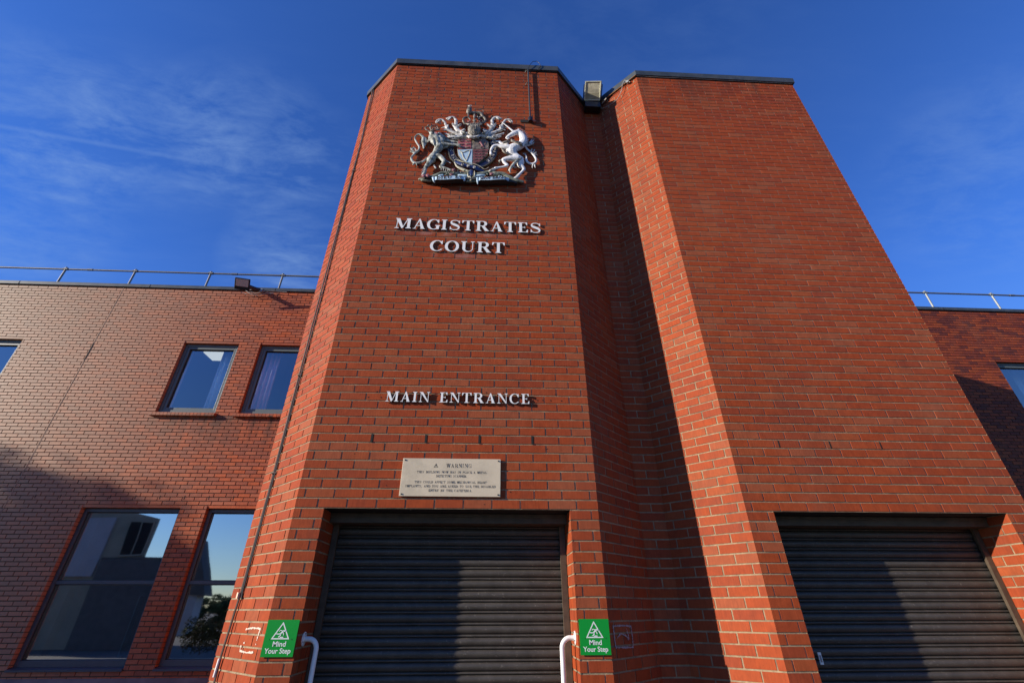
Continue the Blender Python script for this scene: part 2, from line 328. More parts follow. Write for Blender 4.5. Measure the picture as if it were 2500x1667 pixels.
# ------------------------------------------------------------------ brick walls
CZ = .075
def brick_wall(mb, p0, p1, z0, z1, units, ends=(.25, .75), openings=(), depth=.0045, joint=.012, phase=0, jit=.0008, bi=0, mi=1, x0e=0.0, x1e=0.0):
    """stretcher-bond wall from p0 to p1 (outside is on the right of p0->p1 seen from above); brick u measured from p1 backwards"""
    a = Vector((p0[0], p0[1], 0)); b = Vector((p1[0], p1[1], 0)); Ld = (b-a).length; t = (b-a)/Ld
    nrm = Vector((t.y, -t.x, 0)); U = Ld/units
    def P(u, off, z): q = a+t*u+nrm*off; return (q.x, q.y, z)
    r0 = math.floor(z0/CZ+1e-6); r1 = math.ceil(z1/CZ-1e-6)
    for r in range(r0, r1):
        za, zb = max(r*CZ, z0), min(r*CZ+CZ, z1)
        if zb-za < .01: continue
        bz0, bz1 = za+(joint if r*CZ >= z0-1e-6 else 0), zb
        bz0 = za+joint*.5; bz1 = zb-joint*.5
        e = ends[(r+phase) % 2]
        js = []; u = Ld-e*U
        while u > .02: js.append(u); u -= U
        js = [0.0]+js[::-1]+[Ld]
        if len(js) > 2 and js[1]-js[0] < .035: js.pop(1)
        op = [(o[0], o[1]) for o in openings if za+.02 < o[3] and zb-.02 > o[2]]
        for ua, ub in zip(js, js[1:]):
            segs = [(ua, ub)]
            for o0, o1 in op:
                nx = []
                for s0, s1 in segs:
                    if s1 <= o0 or s0 >= o1: nx.append((s0, s1)); continue
                    if s0 < o0-.01: nx.append((s0, o0))
                    if s1 > o1+.01: nx.append((o1, s1))
                segs = nx
            for s0, s1 in segs:
                edge0 = s0 < 1e-6 or any(abs(s0-o[1]) < 1e-6 for o in op); edge1 = s1 > Ld-1e-6 or any(abs(s1-o[0]) < 1e-6 for o in op)
                x0 = s0+(0 if edge0 else joint*.5+rnd.uniform(-.0012, .0012)); x1 = s1-(0 if edge1 else joint*.5+rnd.uniform(-.0012, .0012))
                if x1-x0 < .012: continue
                d0 = rnd.uniform(-jit, 0); dz = rnd.uniform(-.0009, .0009)
                A = [P(x0, d0, bz0+dz), P(x1, d0, bz0+dz), P(x1, d0, bz1+dz), P(x0, d0, bz1+dz)]
                B = [P(x0, -depth-.003, bz0+dz), P(x1, -depth-.003, bz0+dz), P(x1, -depth-.003, bz1+dz), P(x0, -depth-.003, bz1+dz)]
                ia = [mb.V(q) for q in A]; ib = [mb.V(q) for q in B]
                mb.f.append(ia); mb.mi.append(bi)
                for k in range(4):
                    mb.f.append([ia[k], ib[k], ib[(k+1) % 4], ia[(k+1) % 4]]); mb.mi.append(bi)
        # mortar bed strip for the course
        segs = [(0, Ld)]
        for o0, o1 in op:
            nx = []
            for s0, s1 in segs:
                if s1 <= o0 or s0 >= o1: nx.append((s0, s1)); continue
                if s0 < o0: nx.append((s0, o0))
                if s1 > o1: nx.append((o1, s1))
            segs = nx
        for s0, s1 in segs:
            if s0 == 0: s0 = -x0e
            if s1 == Ld: s1 = Ld+x1e
            mb.face([P(s0, -depth, za), P(s1, -depth, za), P(s1, -depth, zb), P(s0, -depth, zb)], mi)

TOP = 6.225; BOT = -G
A2, A, B, C_, D_, E_, F_ = (-.535, .512), (0, 0), (W, 0), (2.852, .49), (3.077, .49), (3.567, 0), (5.985, 0)
court = thing('court_building', 'red brick court building with two canted entrance towers and lower flat-roofed wings', 'building', (2.7, 2.5, -G))
OP1 = (.225, W-.225, BOT, 0.0); OP2 = (.225, 5.77-3.567, BOT, 0.0)
tw = MB()
brick_wall(tw, A2, A, BOT, TOP, 3.3, (.25, .75), phase=1)
brick_wall(tw, A, B, BOT, TOP, 10.5, (.25, .75), [OP1], phase=1)
brick_wall(tw, B, C_, BOT, TOP, 3.05, (.75, .25), phase=1, x1e=.02)
brick_wall(tw, C_, D_, BOT, TOP, 1.0, (1.0, .5), phase=0, x0e=.02, x1e=.02)
brick_wall(tw, D_, E_, BOT, TOP, 3.05, (.25, .75), phase=0, x0e=.02)
brick_wall(tw, E_, F_, BOT, TOP, 10.5, (.25, .75), [OP2], phase=0)
brick_wall(tw, F_, (5.985, YW+.3), BOT, TOP, 25, (.5, 1.0))
brick_wall(tw, (-.535, YW+.3), A2, BOT, TOP, 23.7, (.5, 1.0))
brick_wall(tw, (5.985, YW+.3), (-.535, YW+.3), 5.9, TOP, 29, (.5, 1.0))
RD = .36
for x0, x1 in ((OP1[0], OP1[1]), (3.567+OP2[0], 3.567+OP2[1])):       # brick jambs of the two doorways
    brick_wall(tw, (x0, 0.0005), (x0, RD), BOT, 0, 1.6, (.55, 1.05), phase=1)
    brick_wall(tw, (x1, RD), (x1, 0.0005), BOT, 0, 1.6, (.95, .45), phase=1)
tw.face([(*q, TOP+.02) for q in ((-.535, YW+.3), (5.985, YW+.3), F_, E_, D_, C_, B, A, A2)], 2)
tw.build('tower_wall', [M_brick, M_mortar, M_coping], court)

def wing(name, x0, x1, ops, mat_, zlow, seed_phase=0):
    mb = MB(); Ld = x1-x0
    o = [(a-x0, b-x0, c, d) for a, b, c, d in ops]
    brick_wall(mb, (x0, YW), (x1, YW), zlow, 6.1-.0, Ld/.2275, (.3, .8), o, depth=.011, joint=.0155, phase=seed_phase, jit=.0015)
    for a, b, c, d in ops:
        for (q0, q1) in (((a, YW+.0005), (a, YW+.22)), ((b, YW+.22), (b, YW+.0005))):
            brick_wall(mb, q0, q1, c, d, 1, (.5, 1.0), depth=.006, joint=.011)
        mb.box(a-.05, b+.05, YW+.012, YW+.25, d+.001, d+.06, 0)
    mb.box(x0, x1, YW+.24, YW+.3, 5.0, 6.1, 1)
    return mb.build(name, [mat_, M_mortar_w], court)
LW = [(-5.54, -4.31, 2.90, 4.60), (-3.84, -2.61, 2.90, 4.60), (-10.29, -9.06, 2.90, 4.60)]
LL = [(-6.12, -4.325, -1.46, 1.0), (-3.845, -2.05, -1.46, 1.0)]
RW = [(13.93, 15.16, 2.90, 4.60), (15.63, 16.86, 2.90, 4.60)]
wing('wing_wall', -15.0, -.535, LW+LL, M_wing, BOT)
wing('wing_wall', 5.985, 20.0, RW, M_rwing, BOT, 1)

# copings -----------------------------------------------------------
def coping(pts, z0, z1, out, name='coping', closed=False):
    mb = MB(); n = len(pts); off = []
    for i in range(n):
        p = Vector(pts[i]); ns = []
        if i > 0: d = (p-Vector(pts[i-1])).normalized(); ns.append(Vector((d.y, -d.x)))
        if i < n-1: d = (Vector(pts[i+1])-p).normalized(); ns.append(Vector((d.y, -d.x)))
        nn_ = sum(ns, Vector((0, 0))).normalized(); off.append((p, nn_/max(.4, nn_.dot(ns[0]))))
    prof = [(-.02, z0), (out, z0), (out+.003, z1-.012), (out-.008, z1), (-.30, z1+.012), (-.30, z0)]
    ring = [[(p+nv*o).to_tuple()+(z,) for o, z in prof] for p, nv in off]
    for a, b in zip(ring, ring[1:]):
        for k in range(len(prof)-1):
            mb.face([a[k], b[k], b[k+1], a[k+1]])
    for e in (ring[0], ring[-1]): mb.face(e)
    return mb.build(name, M_coping, court)
coping([(-.535, YW+.2), A2, A, B, C_, D_, E_, F_, (5.985, YW+.2)], 6.238, 6.357, .028)
coping([(-15, YW), (-.54, YW)], 6.108, 6.20, .03)
coping([(5.99, YW), (20, YW)], 6.108, 6.20, .03)
for x in (-12.6, -9.95, -6.9, -3.9, 8.2, 11.3, 13.35, 16.2):
    g = MB(); g.box(x, x+.012, YW-.0345, YW-.031, 6.109, 6.19); g.build('coping_joint', M_dark, court)

# movement joint and weep holes ------------------------------------
mj = MB(); mj.box(-7.512, -7.498, YW-.003, YW+.002, -1.6, 6.1); mj.build('movement_joint', mat('joint_sealant', (.27, .17, .11), .8, var=.4, vscale=3), court)
cr_ = MB(); cr_.prism([(-7.518, 4.55), (-7.49, 4.50), (-7.492, 4.2), (-7.506, 4.05), (-7.52, 4.12), (-7.512, 4.3)], YW-.004, YW); cr_.build('joint_gap', M_dark, court)
wl = []
for i in range(4):
    x = .5025+.45*i; wl.append((x-.0085, x+.0085, -.0025, .003, .527, .598))
for i in range(3):
    x = 4.01+.461*i; wl.append((x-.004, x+.003, -.0022, .003, .532, .594))
for i in range(9):
    x = -7.05+.455*i; wl.append((x-.005, x+.005, YW-.0022, YW+.003, 1.155, 1.222))
for q in wl: wh = MB(); wh.box(*q); wh.build('weep_hole', M_dark, court)
sl = []
r2 = random.Random(3)
for k in range(34):
    x = .42+k*.0515+r2.uniform(-.012, .012); z = (.99 if k % 3 else .96)+r2.uniform(-.02, .012)
    if k > 26: z = r2.choice((.99, .93))
    if k < 4: z = r2.choice((.985, .93))
    sl.append((x, z, .0055))
for x, z in ((.98, 3.26), (.83, 3.25), (1.2, 3.27), (1.34, 3.31), (1.42, 3.3)): sl.append((x, z, .0075 if x == .98 else .004))
for k in range(9):
    x, z = r2.uniform(.3, 2.2), r2.uniform(-.05, .5)
    if not (.77 < x < 1.6 and .08 < z < .4): sl.append((x, z, .0035))
for x, z, r_ in sl: sh = MB(); sh.tube([(x, -.0018, z), (x, .004, z)], r_, 8); sh.build('screw_hole', M_dark, court)

# roller shutters ---------------------------------------------------
def shutter(x0, x1):
    root = MB(); prof = [(.0, .0), (.003, -.007), (.010, -.014), (.022, -.0175), (.034, -.016), (.045, -.010), (.0525, -.001), (.0545, .004), (.0565, .001), (.058, -.007), (.062, -.0115), (.067, -.0115), (.071, -.007), (.0735, .0), (.0748, .004)]
    pts = []; z = -.10
    P_ = .0762
    k = 0; z = -.02
    while z > BOT:
        for dz, dy in prof: pts.append((z-dz, .352+dy))
        z -= P_
    n = 2
    prev = None
    for zz, yy in pts:
        row = [root.V((x0+.02, yy, zz)), root.V((x1-.02, yy, zz))]
        if prev: root.f.append([prev[0], row[0], row[1], prev[1]]); root.mi.append(0)
        prev = row
    s_ = root.build('roller_shutter', M_shutter, court, smooth=50)
    r_ = MB()
    for a, b in ((x0+.004, x0+.05), (x1-.05, x1-.004)):
        r_.box(a, b, .30, .325, BOT, -.02); r_.box(a, b, .375, .40, BOT, -.02)
        c = a if a < x0+.02 else b-.006
        r_.box(c, c+.006, .325, .375, BOT, -.02)
        r_.build('guide_rail', M_rust, s_); r_ = MB()
    h = MB(); h.box(x0+.002, x1-.002, .19, .36, -.075, -.004); h.box(x0+.002, x1-.002, .18, .19, -.03, -.004)
    h.box(x0-.02, x1+.02, .012, .6, .0008, .3, 1); h.box(x0-.02, x1+.02, .42, .6, BOT, .0005, 1)
    h.build('lintel_box', [M_rust, M_dark], s_)
    return s_
s1 = shutter(OP1[0], OP1[1]); s2 = shutter(3.567+OP2[0], 3.567+OP2[1])
lb = MB(); lb.box(4.004, 4.03, .292, .2985, -1.035, -.958, 0); lb.box(4.010, 4.024, .291, .292, -1.02, -.975, 1)
lb.build('pull_label', [M_white, M_residue2], s2, bevel=.002)

# windows -------------------------------------------------------------
def window(x0, x1, z0, z1, transom=None, fm=M_frame, fm2=None):
    y0 = YW+(.08 if transom is None else .09); w_ = .062; q = .055
    mb = MB()
    def fr(m_, a, b, c, d, t_, ya, yb, bottom=None):
        bt = bottom or t_
        m_.box(a, a+t_, ya, yb, c, d); m_.box(b-t_, b, ya, yb, c, d); m_.box(a+t_, b-t_, ya, yb, d-t_, d); m_.box(a+t_, b-t_, ya, yb, c, c+bt)
    fr(mb, x0+.004, x1-.004, z0+.004, z1-.004, w_, y0, y0+.11, .088)
    f = mb.build('window', fm, court, bevel=.003)
    ix0, ix1, iz0, iz1 = x0+.004+w_, x1-.004-w_, z0+.092, z1-.004-w_
    gp = MB()
    if transom is None:
        s_ = MB(); fr(s_, ix0+.001, ix1-.001, iz0+.001, iz1-.001, q, y0+.012, y0+.095, .055)
        s_.build('sash', fm, f, bevel=.003)
        gp.face([(ix0+q-.01, y0+.06, iz0+q-.01), (ix1-q+.01, y0+.06, iz0+q-.01), (ix1-q+.01, y0+.06, iz1-q+.01), (ix0+q-.01, y0+.06, iz1-q+.01)])
        gk = MB(); fr(gk, ix0+q, ix1-q, iz0+q, iz1-q, .007, y0+.035, y0+.064); gk.build('gasket', M_black, f)
    else:
        s_ = MB(); s_.box(ix0-.01, ix1+.01, y0+.008, y0+.10, transom-.028, transom+.028); s_.build('transom', fm, f, bevel=.003)
        gk = MB(); fr(gk, ix0, ix1, transom+.028, iz1, .012, y0+.03, y0+.064); fr(gk, ix0, ix1, iz0, transom-.028, .012, y0+.03, y0+.064); gk.build('gasket', M_black, f)
        gp.face([(ix0, y0+.06, iz0), (ix1, y0+.06, iz0), (ix1, y0+.06, transom), (ix0, y0+.06, transom)])
        gp.face([(ix0, y0+.06, transom), (ix1, y0+.06, transom), (ix1, y0+.06, iz1), (ix0, y0+.06, iz1)])
    gp.build('pane', M_glass if transom is None else M_glass2, f)
    return f
for i, (a, b, c, d) in enumerate(LW+RW): window(a, b, c, d)
for a, b, c, d in LL: window(a, b, c, d, -.243, M_framed)
# brick-on-edge sills below the upper windows
for a, b, c, d in LW+RW:
    mb = MB(); x = a-.055; k = 0
    while x < b+.02:
        x2 = min(x+.0685, b+.035)
        pts = [(-.075, -.082), (-.075, -.018), (.10, .028), (.10, -.082)]
        for (ya, za), (yb, zb) in zip(pts, pts[1:]+pts[:1]):
            mb.face([(x, YW+ya, c+za), (x2, YW+ya, c+za), (x2, YW+yb, c+zb), (x, YW+yb, c+zb)], 0)
        mb.face([(x, YW+ya, c+za) for ya, za in pts], 0); mb.face([(x2, YW+ya, c+za) for ya, za in pts], 0)
        x += .0755
    mb.box(a-.05, b+.03, YW-.068, YW+.10, c-.080, c-.024, 1)
    mb.build('window_sill', [M_wing if a < 0 else M_rwing, M_mortar_w], court)
for a, b, c, d in LL:
    mb = MB(); mb.face([(a, YW-.03, c-.02), (b, YW-.03, c-.02), (b, YW+.1, c+.006), (a, YW+.1, c+.006)]); mb.box(a, b, YW-.03, YW+.1, c-.05, c-.0205)
    mb.build('window_sill', M_framed, court)
pl = MB()
pl.face([(-15, YW-.05, -1.66), (-.6, YW-.05, -1.66), (-.6, YW, -1.60), (-15, YW, -1.60)]); pl.box(-15, -.6, YW-.05, YW-.001, BOT, -1.661)
pl.build('plinth', mat('plinth_render', (.16, .13, .11), .9, var=.3, vscale=3), court)
# rooms behind the glass
def room(x0, x1, z0, z1, y1, name='room_interior'):
    mb = MB(); y0 = YW+.26
    mb.face([(x0, y1, z0), (x1, y1, z0), (x1, y1, z1), (x0, y1, z1)], 0)
    mb.face([(x0, y0, z0), (x0, y1, z0), (x0, y1, z1), (x0, y0, z1)], 0); mb.face([(x1, y0, z0), (x1, y1, z0), (x1, y1, z1), (x1, y0, z1)], 0)
    mb.face([(x0, y0, z1), (x1, y0, z1), (x1, y1, z1), (x0, y1, z1)], 1); mb.face([(x0, y0, z0), (x1, y0, z0), (x1, y1, z0), (x0, y1, z0)], 2)
    mb.build(name, [M_cream, M_ceil, M_slate], court)
room(-14.9, -2.2, 2.0, 4.86, 10.5); room(-6.6, -1.7, -1.75, 1.25, 9.5); room(12, 19, 2.0, 4.86, 10)
def ceiling_light(x0, x1, y0, y1, lab):
    mb = MB(); mb.box(x0, x1, y0, y1, 4.835, 4.858); tag(mb.build('ceiling_light', M_light), lab, 'ceiling light', 'ceiling lights behind the upper windows')
ceiling_light(-5.66, -5.06, 6.43, 6.86, 'square lit ceiling panel behind the upper window left of the curtain pair')
ceiling_light(-3.95, -3.38, 8.6, 9.2, 'small lit ceiling panel seen low behind the upper window nearest the tower')
def curtain(x0, x1, y, z0, z1, m_, lab, waves=5, amp=.035):
    mb = MB(); n = waves*10; pr = None
    for i in range(n+1):
        u = i/n; x = x0+(x1-x0)*u; yy = y+amp*math.sin(u*waves*2*math.pi)+.012*math.sin(u*31)
        row = (mb.V((x, yy, z0)), mb.V((x, yy, z1)))
        if pr: mb.f.append([pr[0], row[0], row[1], pr[1]]); mb.mi.append(0)
        pr = row
    o = mb.build('curtain', m_, smooth=60); s_ = o.modifiers.new('solid', 'SOLIDIFY'); s_.thickness = .003
    tag(o, lab, 'curtain', 'curtains behind the upper windows')
curtain(-4.84, -4.36, 5.93, 2.75, 4.75, M_curt, 'pale blue curtain gathered at the right side of the left upper window', 3, .05)
curtain(-5.66, -5.52, 5.93, 2.75, 4.75, M_curt, 'thin pale strip of curtain at the left edge of the left upper window', 1)
curtain(-3.86, -3.49, 5.93, 2.75, 4.75, M_curt2, 'lilac curtain hanging in the upper window nearest the tower', 4)
curtain(14.9, 15.6, 6.1, 2.75, 4.75, M_curt, 'pale blind behind the upper window of the right wing', 6)

mb = MB(); mb.box(-5.82, -4.50, 5.86, 5.90, -1.45, .14); tag(mb.build('screen_board', mat('grey_board', (.22, .21, .20), .8)), 'plain grey screen board standing behind the lower left window', 'screen')
mb = MB(); mb.box(-6.08, -5.93, 5.84, 5.95, -1.5, .93); tag(mb.build('window_post', M_cream), 'cream post just inside the lower left window, at its left edge', 'post')
mb = MB(); mb.box(-4.62, -4.60, 5.74, 5.84, -1.45, -.45); tag(mb.build('glass_shelf_edge', mat('green_glass_edge', (.25, .42, .42), .3)), 'thin greenish glass edge inside the lower left window, at its right side', 'glass panel')
# ------------------------------------------------------------------ serif lettering
T_, H_ = .24, .065
def arc(cx, cy, rx, ry, a0, a1, n=22): return [(cx+rx*math.cos(math.radians(a0+(a1-a0)*i/n)), cy+ry*math.sin(math.radians(a0+(a1-a0)*i/n))) for i in range(n+1)]
def glyph(ch, T_=T_, H_=H_):
    """capital letter as closed convex-ish polygons in a box of height 1; returns (width, polys)"""
    S = []; sf = .105; sh_ = .045
    def stem(xc, y0=0, y1=1, w=T_, bot=True, top=True, s=sf):
        S.append([(xc-w/2, y0), (xc+w/2, y0), (xc+w/2, y1), (xc-w/2, y1)])
        if bot: S.append([(xc-w/2-s, y0), (xc+w/2+s, y0), (xc+w/2+s, y0+sh_), (xc+w/2, y0+sh_+.05), (xc-w/2, y0+sh_+.05), (xc-w/2-s, y0+sh_)])
        if top: S.append([(xc-w/2-s, y1), (xc-w/2-s, y1-sh_), (xc-w/2, y1-sh_-.05), (xc+w/2, y1-sh_-.05), (xc+w/2+s, y1-sh_), (xc+w/2+s, y1)])
    def rect(x0, y0, x1, y1): S.append([(x0, y0), (x1, y0), (x1, y1), (x0, y1)])
    def diag(x0, y0, x1, y1, w): S.append([(x0-w/2, y0), (x0+w/2, y0), (x1+w/2, y1), (x1-w/2, y1)])
    def foot(xc, w, y=0, s=.09):
        if y == 0: S.append([(xc-w/2-s, 0), (xc+w/2+s, 0), (xc+w/2+s, sh_), (xc-w/2-s, sh_)])
        else: S.append([(xc-w/2-s, 1-sh_), (xc+w/2+s, 1-sh_), (xc+w/2+s, 1), (xc-w/2-s, 1)])
    def curve(path, wf):
        n = len(path); Lp = []; Rp = []
        for i, (x, y) in enumerate(path):
            x0, y0 = path[max(i-1, 0)]; x1, y1 = path[min(i+1, n-1)]; dx, dy = x1-x0, y1-y0; l = math.hypot(dx, dy) or 1
            w = wf(i/(n-1), dx/l, dy/l)/2; Lp.append((x-dy/l*w, y+dx/l*w)); Rp.append((x+dy/l*w, y-dx/l*w))
        S.append(('strip', Lp, Rp))
    vw = lambda u, dx, dy: H_+(T_-H_)*abs(dy)**1.6
    R_ = 1.0
    if ch == 'I': stem(.25); w = .5
    elif ch == 'T':
        stem(.47, top=False); rect(.02, 1-H_*.8, .92, 1); S.append([(.02, 1), (.02, .72), (.06, .72), (.17, .94)]); S.append([(.92, 1), (.77, .94), (.88, .72), (.92, .72)]); w = .94
    elif ch in 'EFL':
        stem(.26); w = .84
        if ch in 'EF': rect(.3, 1-H_*.8, .76, 1); S.append([(.76, 1), (.62, .94), (.72, .74), (.76, .74)]); rect(.3, .5-H_/2, .58, .5+H_/2); rect(.56, .40, .60, .60)
        if ch in 'EL': rect(.3, 0, .80, H_*.8); S.append([(.80, 0), (.65, .06), (.77, .28), (.81, .28)])
    elif ch == 'H': stem(.25); stem(.85); rect(.3, .5-H_/2, .8, .5+H_/2); w = 1.1
    elif ch == 'N': stem(.20, w=H_, s=.12); S.append([(.10, 1), (.36, 1), (.96, 0), (.86, 0)]); stem(.90, w=H_, bot=False, s=.12); w = 1.06
    elif ch == 'M': stem(.20, w=H_, s=.13, top=False); S.append([(.06, 1), (.36, 1), (.70, .10), (.58, -.02)]); S.append([(.58, -.02), (.66, .06), (1.02, 1), (.94, 1)]); stem(1.06, s=.10); foot(.16, .1, 1, .05); w = 1.26
    elif ch in 'AV':
        p1 = [(.16, 0), (.22, 0), (.56, .96), (.48, 1)]; p2 = [(.66, 0), (.92, 0), (.56, 1), (.46, 1)]
        if ch == 'V': p1 = [(.62, 0), (.92, 1), (.84, 1), (.52, .08)]; p2 = [(.50, 0), (.62, 0), (.40, 1), (.14, 1)]
        S.append(p1); S.append(p2)
        if ch == 'A': rect(.30, .29, .72, .29+H_); foot(.19, .06); foot(.79, T_, s=.07)
        else: foot(.27, .22, 1); foot(.88, .05, 1)
        w = 1.0
    elif ch == 'W':
        S.append([(.10, 1), (.34, 1), (.52, 0), (.42, 0)]); S.append([(.42, 0), (.52, 0), (.78, 1), (.72, 1)]); S.append([(.58, 1), (.82, 1), (1.0, 0), (.9, 0)]); S.append([(.9, 0), (1.0, 0), (1.26, 1), (1.2, 1)])
        foot(.22, .2, 1); foot(.70, .2, 1); foot(1.22, .05, 1); w = 1.36
    elif ch == 'Y':
        S.append([(.08, 1), (.34, 1), (.58, .42), (.38, .42)]); S.append([(.50, .42), (.56, .42), (.88, 1), (.80, 1)]); stem(.47, 0, .46, top=False); foot(.21, .2, 1); foot(.84, .05, 1); w = .95
    elif ch == 'K':
        stem(.25); S.append([(.34, .42), (.42, .40), (.88, 1), (.78, 1)]); S.append([(.44, .56), (.54, .64), (.98, 0), (.70, 0)]); foot(.83, .06, 1); foot(.84, .2); w = 1.04
    elif ch == 'O': curve(arc(.52, .5, .40, .485, 0, 360, 40), vw); w = 1.04
    elif ch == 'Q': curve(arc(.52, .5, .40, .485, 0, 360, 40), vw); S.append([(.5, .08), (.6, .14), (.98, -.2), (.85, -.22)]); w = 1.04
    elif ch in 'CG':
        curve(arc(.54, .5, .41, .485, 42, 318, 34), lambda u, dx, dy: H_+(T_-H_)*abs(dy)**1.6*(1 if .15 < u < .85 else .35))
        S.append([(.86, .98), (.74, .86), (.86, .66), (.91, .66), (.91, .98)])
        if ch == 'C': S.append([(.84, .15), (.90, .22), (.93, .20), (.86, .08)])
        else: stem(.83, .04, .42, bot=False, s=.09)
        w = 1.0
    elif ch == 'U':
        stem(.26, .3, 1, bot=False); stem(.88, .3, 1, w=H_, bot=False, s=.11)
        curve([(.26, .34)]+arc(.57, .32, .31, .285, 180, 360, 22)+[(.88, .34)], lambda u, dx, dy: H_+(T_-H_)*max(0, 1-u*1.75)**1.0); w = 1.08
    elif ch in 'PRBD':
        stem(.26)
        if ch == 'D': curve([(.3, .968)]+arc(.48, .5, .43, .468, 90, -90, 26)+[(.3, .032)], vw); w = 1.02
        else:
            curve([(.3, .968)]+arc(.54, .735, .25, .233, 90, -90, 20)+[(.3, .502)], vw); w = .92
            if ch == 'B': curve([(.3, .50)]+arc(.55, .265, .28, .233, 90, -90, 20)+[(.3, .032)], vw)
            if ch == 'R': S.append([(.46, .52), (.68, .52), (1.0, .045), (.74, .045)]); rect(.73, 0, 1.06, .046); w = 1.04
    elif ch == 'S':
        pts = [(.76, .86), (.62, .95), (.44, .967), (.26, .91), (.20, .78), (.26, .65), (.42, .56), (.60, .47), (.74, .37), (.79, .24), (.71, .09), (.52, .033), (.32, .05), (.17, .14)]
        cv = []
        for i in range(len(pts)-1):
            p0_, p1_, p2_, p3_ = pts[max(i-1, 0)], pts[i], pts[i+1], pts[min(i+2, len(pts)-1)]
            for k in range(4):
                u = k/4; cv.append(tuple(.5*((2*p1_[j])+(-p0_[j]+p2_[j])*u+(2*p0_[j]-5*p1_[j]+4*p2_[j]-p3_[j])*u*u+(-p0_[j]+3*p1_[j]-3*p2_[j]+p3_[j])*u**3) for j in (0, 1)))
        cv.append(pts[-1])
        curve(cv, lambda u, dx, dy: H_*1.1+(T_*1.05-H_*1.1)*math.exp(-((u-.5)/.2)**2))
        S.append([(.84, .98), (.72, .88), (.80, .68), (.85, .68)]); S.append([(.12, .02), (.12, .33), (.16, .33), (.26, .10)]); w = .94
    elif ch == '.': rect(.08, 0, .26, .17); w = .34
    elif ch == ',': rect(.08, 0, .26, .17); S.append([(.14, 0), (.26, 0), (.12, -.2), (.08, -.18)]); w = .34
    else: w = .55
    return w, S
def put_glyph(mb, ch, f, y0, y1, mis=(0, 1), weight=1.0):
    """f maps glyph (u,v) to wall (x,z)"""
    w, S = glyph(ch, T_*weight, H_*weight)
    for i, g_ in enumerate(S):
        yf = y0-.00025*i
        if g_[0] == 'strip':
            Lp, Rp = [f(*q) for q in g_[1]], [f(*q) for q in g_[2]]
            n = len(Lp)
            a = [mb.V((x, yf, z)) for x, z in Lp]; b = [mb.V((x, yf, z)) for x, z in Rp]
            c = [mb.V((x, y1, z)) for x, z in Lp]; d = [mb.V((x, y1, z)) for x, z in Rp]
            for k in range(n-1):
                mb.f.append([a[k], b[k], b[k+1], a[k+1]]); mb.mi.append(mis[0])
                mb.f.append([a[k], a[k+1], c[k+1], c[k]]); mb.mi.append(mis[1]); mb.f.append([b[k], d[k], d[k+1], b[k+1]]); mb.mi.append(mis[1])
            mb.f.append([a[0], c[0], d[0], b[0]]); mb.mi.append(mis[1]); mb.f.append([a[-1], b[-1], d[-1], c[-1]]); mb.mi.append(mis[1])
        else:
            P2 = [f(*q) for q in g_]; n0 = len(mb.f); mb.prism(P2, yf, y1, mis[1]); mb.mi[n0] = mis[0]
    return w
def text_line(s, x0, x1, z0, h, y0, y1, parent, gap=.10, weight=1.0, each=True, mats=None, space=.55, merge=None):
    ws = [glyph(c)[0] if c != ' ' else space for c in s]; tot = sum(ws)+gap*(len(s)-1); sx = (x1-x0)/tot; x = x0
    mb = merge
    for c, w in zip(s, ws):
        if c != ' ':
            if each: mb = MB()
            f = lambda u, v, x=x: (x+u*sx, z0+v*h)
            put_glyph(mb, c, f, y0, y1, weight=weight)
            if each: mb.build('letter', mats, parent)
        x += (w+gap)*sx
LM = [M_letter, M_letterside]
sg = thing('court_name_lettering', 'large raised white serif letters reading MAGISTRATES COURT below the royal arms', 'lettering', (1.2, 0, 2.6))
text_line('MAGISTRATES', .375, 2.015, 2.945, .152, -.017, -.007, sg, .06, .86, mats=LM)
text_line('COURT', .790, 1.605, 2.632, .150, -.017, -.007, sg, .07, .86, mats=LM)
sg2 = thing('entrance_lettering', 'smaller raised white serif letters reading MAIN ENTRANCE above the weep holes', 'lettering', (1.2, 0, .88))
text_line('MAIN ENTRANCE', .568, 1.835, .885, .095, -.022, -.008, sg2, .13, .80, mats=LM, space=.62)
# stand-off pins
for x, z in [(.47+i*.147, 3.02) for i in range(11)]+[(.88+i*.16, 2.70) for i in range(5)]:
    pn = MB(); pn.tube([(x, 0, z), (x, -.008, z)], .004, 6); pn.build('fixing_pin', M_galv, sg)

# ------------------------------------------------------------------ brass warning plaque
pq = thing('warning_plaque', 'brushed brass WARNING plaque about a metal detecting scanner above the left shutter', 'plaque', (1.185, 0, .09))
mb = MB(); mb.box(.788, 1.585, -.016, -.004, .090, .391); mb.build('plate', M_plaque, pq, bevel=.0015)
def pline(s, xc, wd, z0, h, wt=.72):
    mb = MB(); text_line(s, xc-wd/2, xc+wd/2, z0, h, -.0166, -.0155, None, .20, wt, False, space=.75, merge=mb); mb.build('engraved_line', [M_engr, M_engr], pq)
pline('WARNING', 1.243, .205, .318, .031, .55)
pline('THIS BUILDING NOW HAS IN PLACE A METAL', 1.190, .560, .272, .0172)
pline('DETECTING SCANNER.', 1.188, .246, .2405, .0172)
pline('THIS COULD AFFECT SOME MECHANICAL HEART', 1.186, .575, .1925, .0172)
pline('IMPLANTS, AND YOU ARE ASKED TO USE THE DISABLED', 1.187, .715, .1605, .0172)
pline('ENTRY BY THE CAFETERIA.', 1.187, .345, .1275, .0172)
mb = MB()
def tri(mb, cx, cz, w_, h_, t_, y0, y1, mi=0):
    o = [(cx-w_/2, cz), (cx+w_/2, cz), (cx, cz+h_)]; cxx, czz = cx, cz+h_/3; k = 1-t_*3.2/h_
    i_ = [(cxx+(x-cxx)*k, czz+(z-czz)*k) for x, z in o]
    for a in range(3):
        b = (a+1) % 3; mb.prism([o[a], o[b], i_[b], i_[a]], y0-.0001*a, y1, mi)
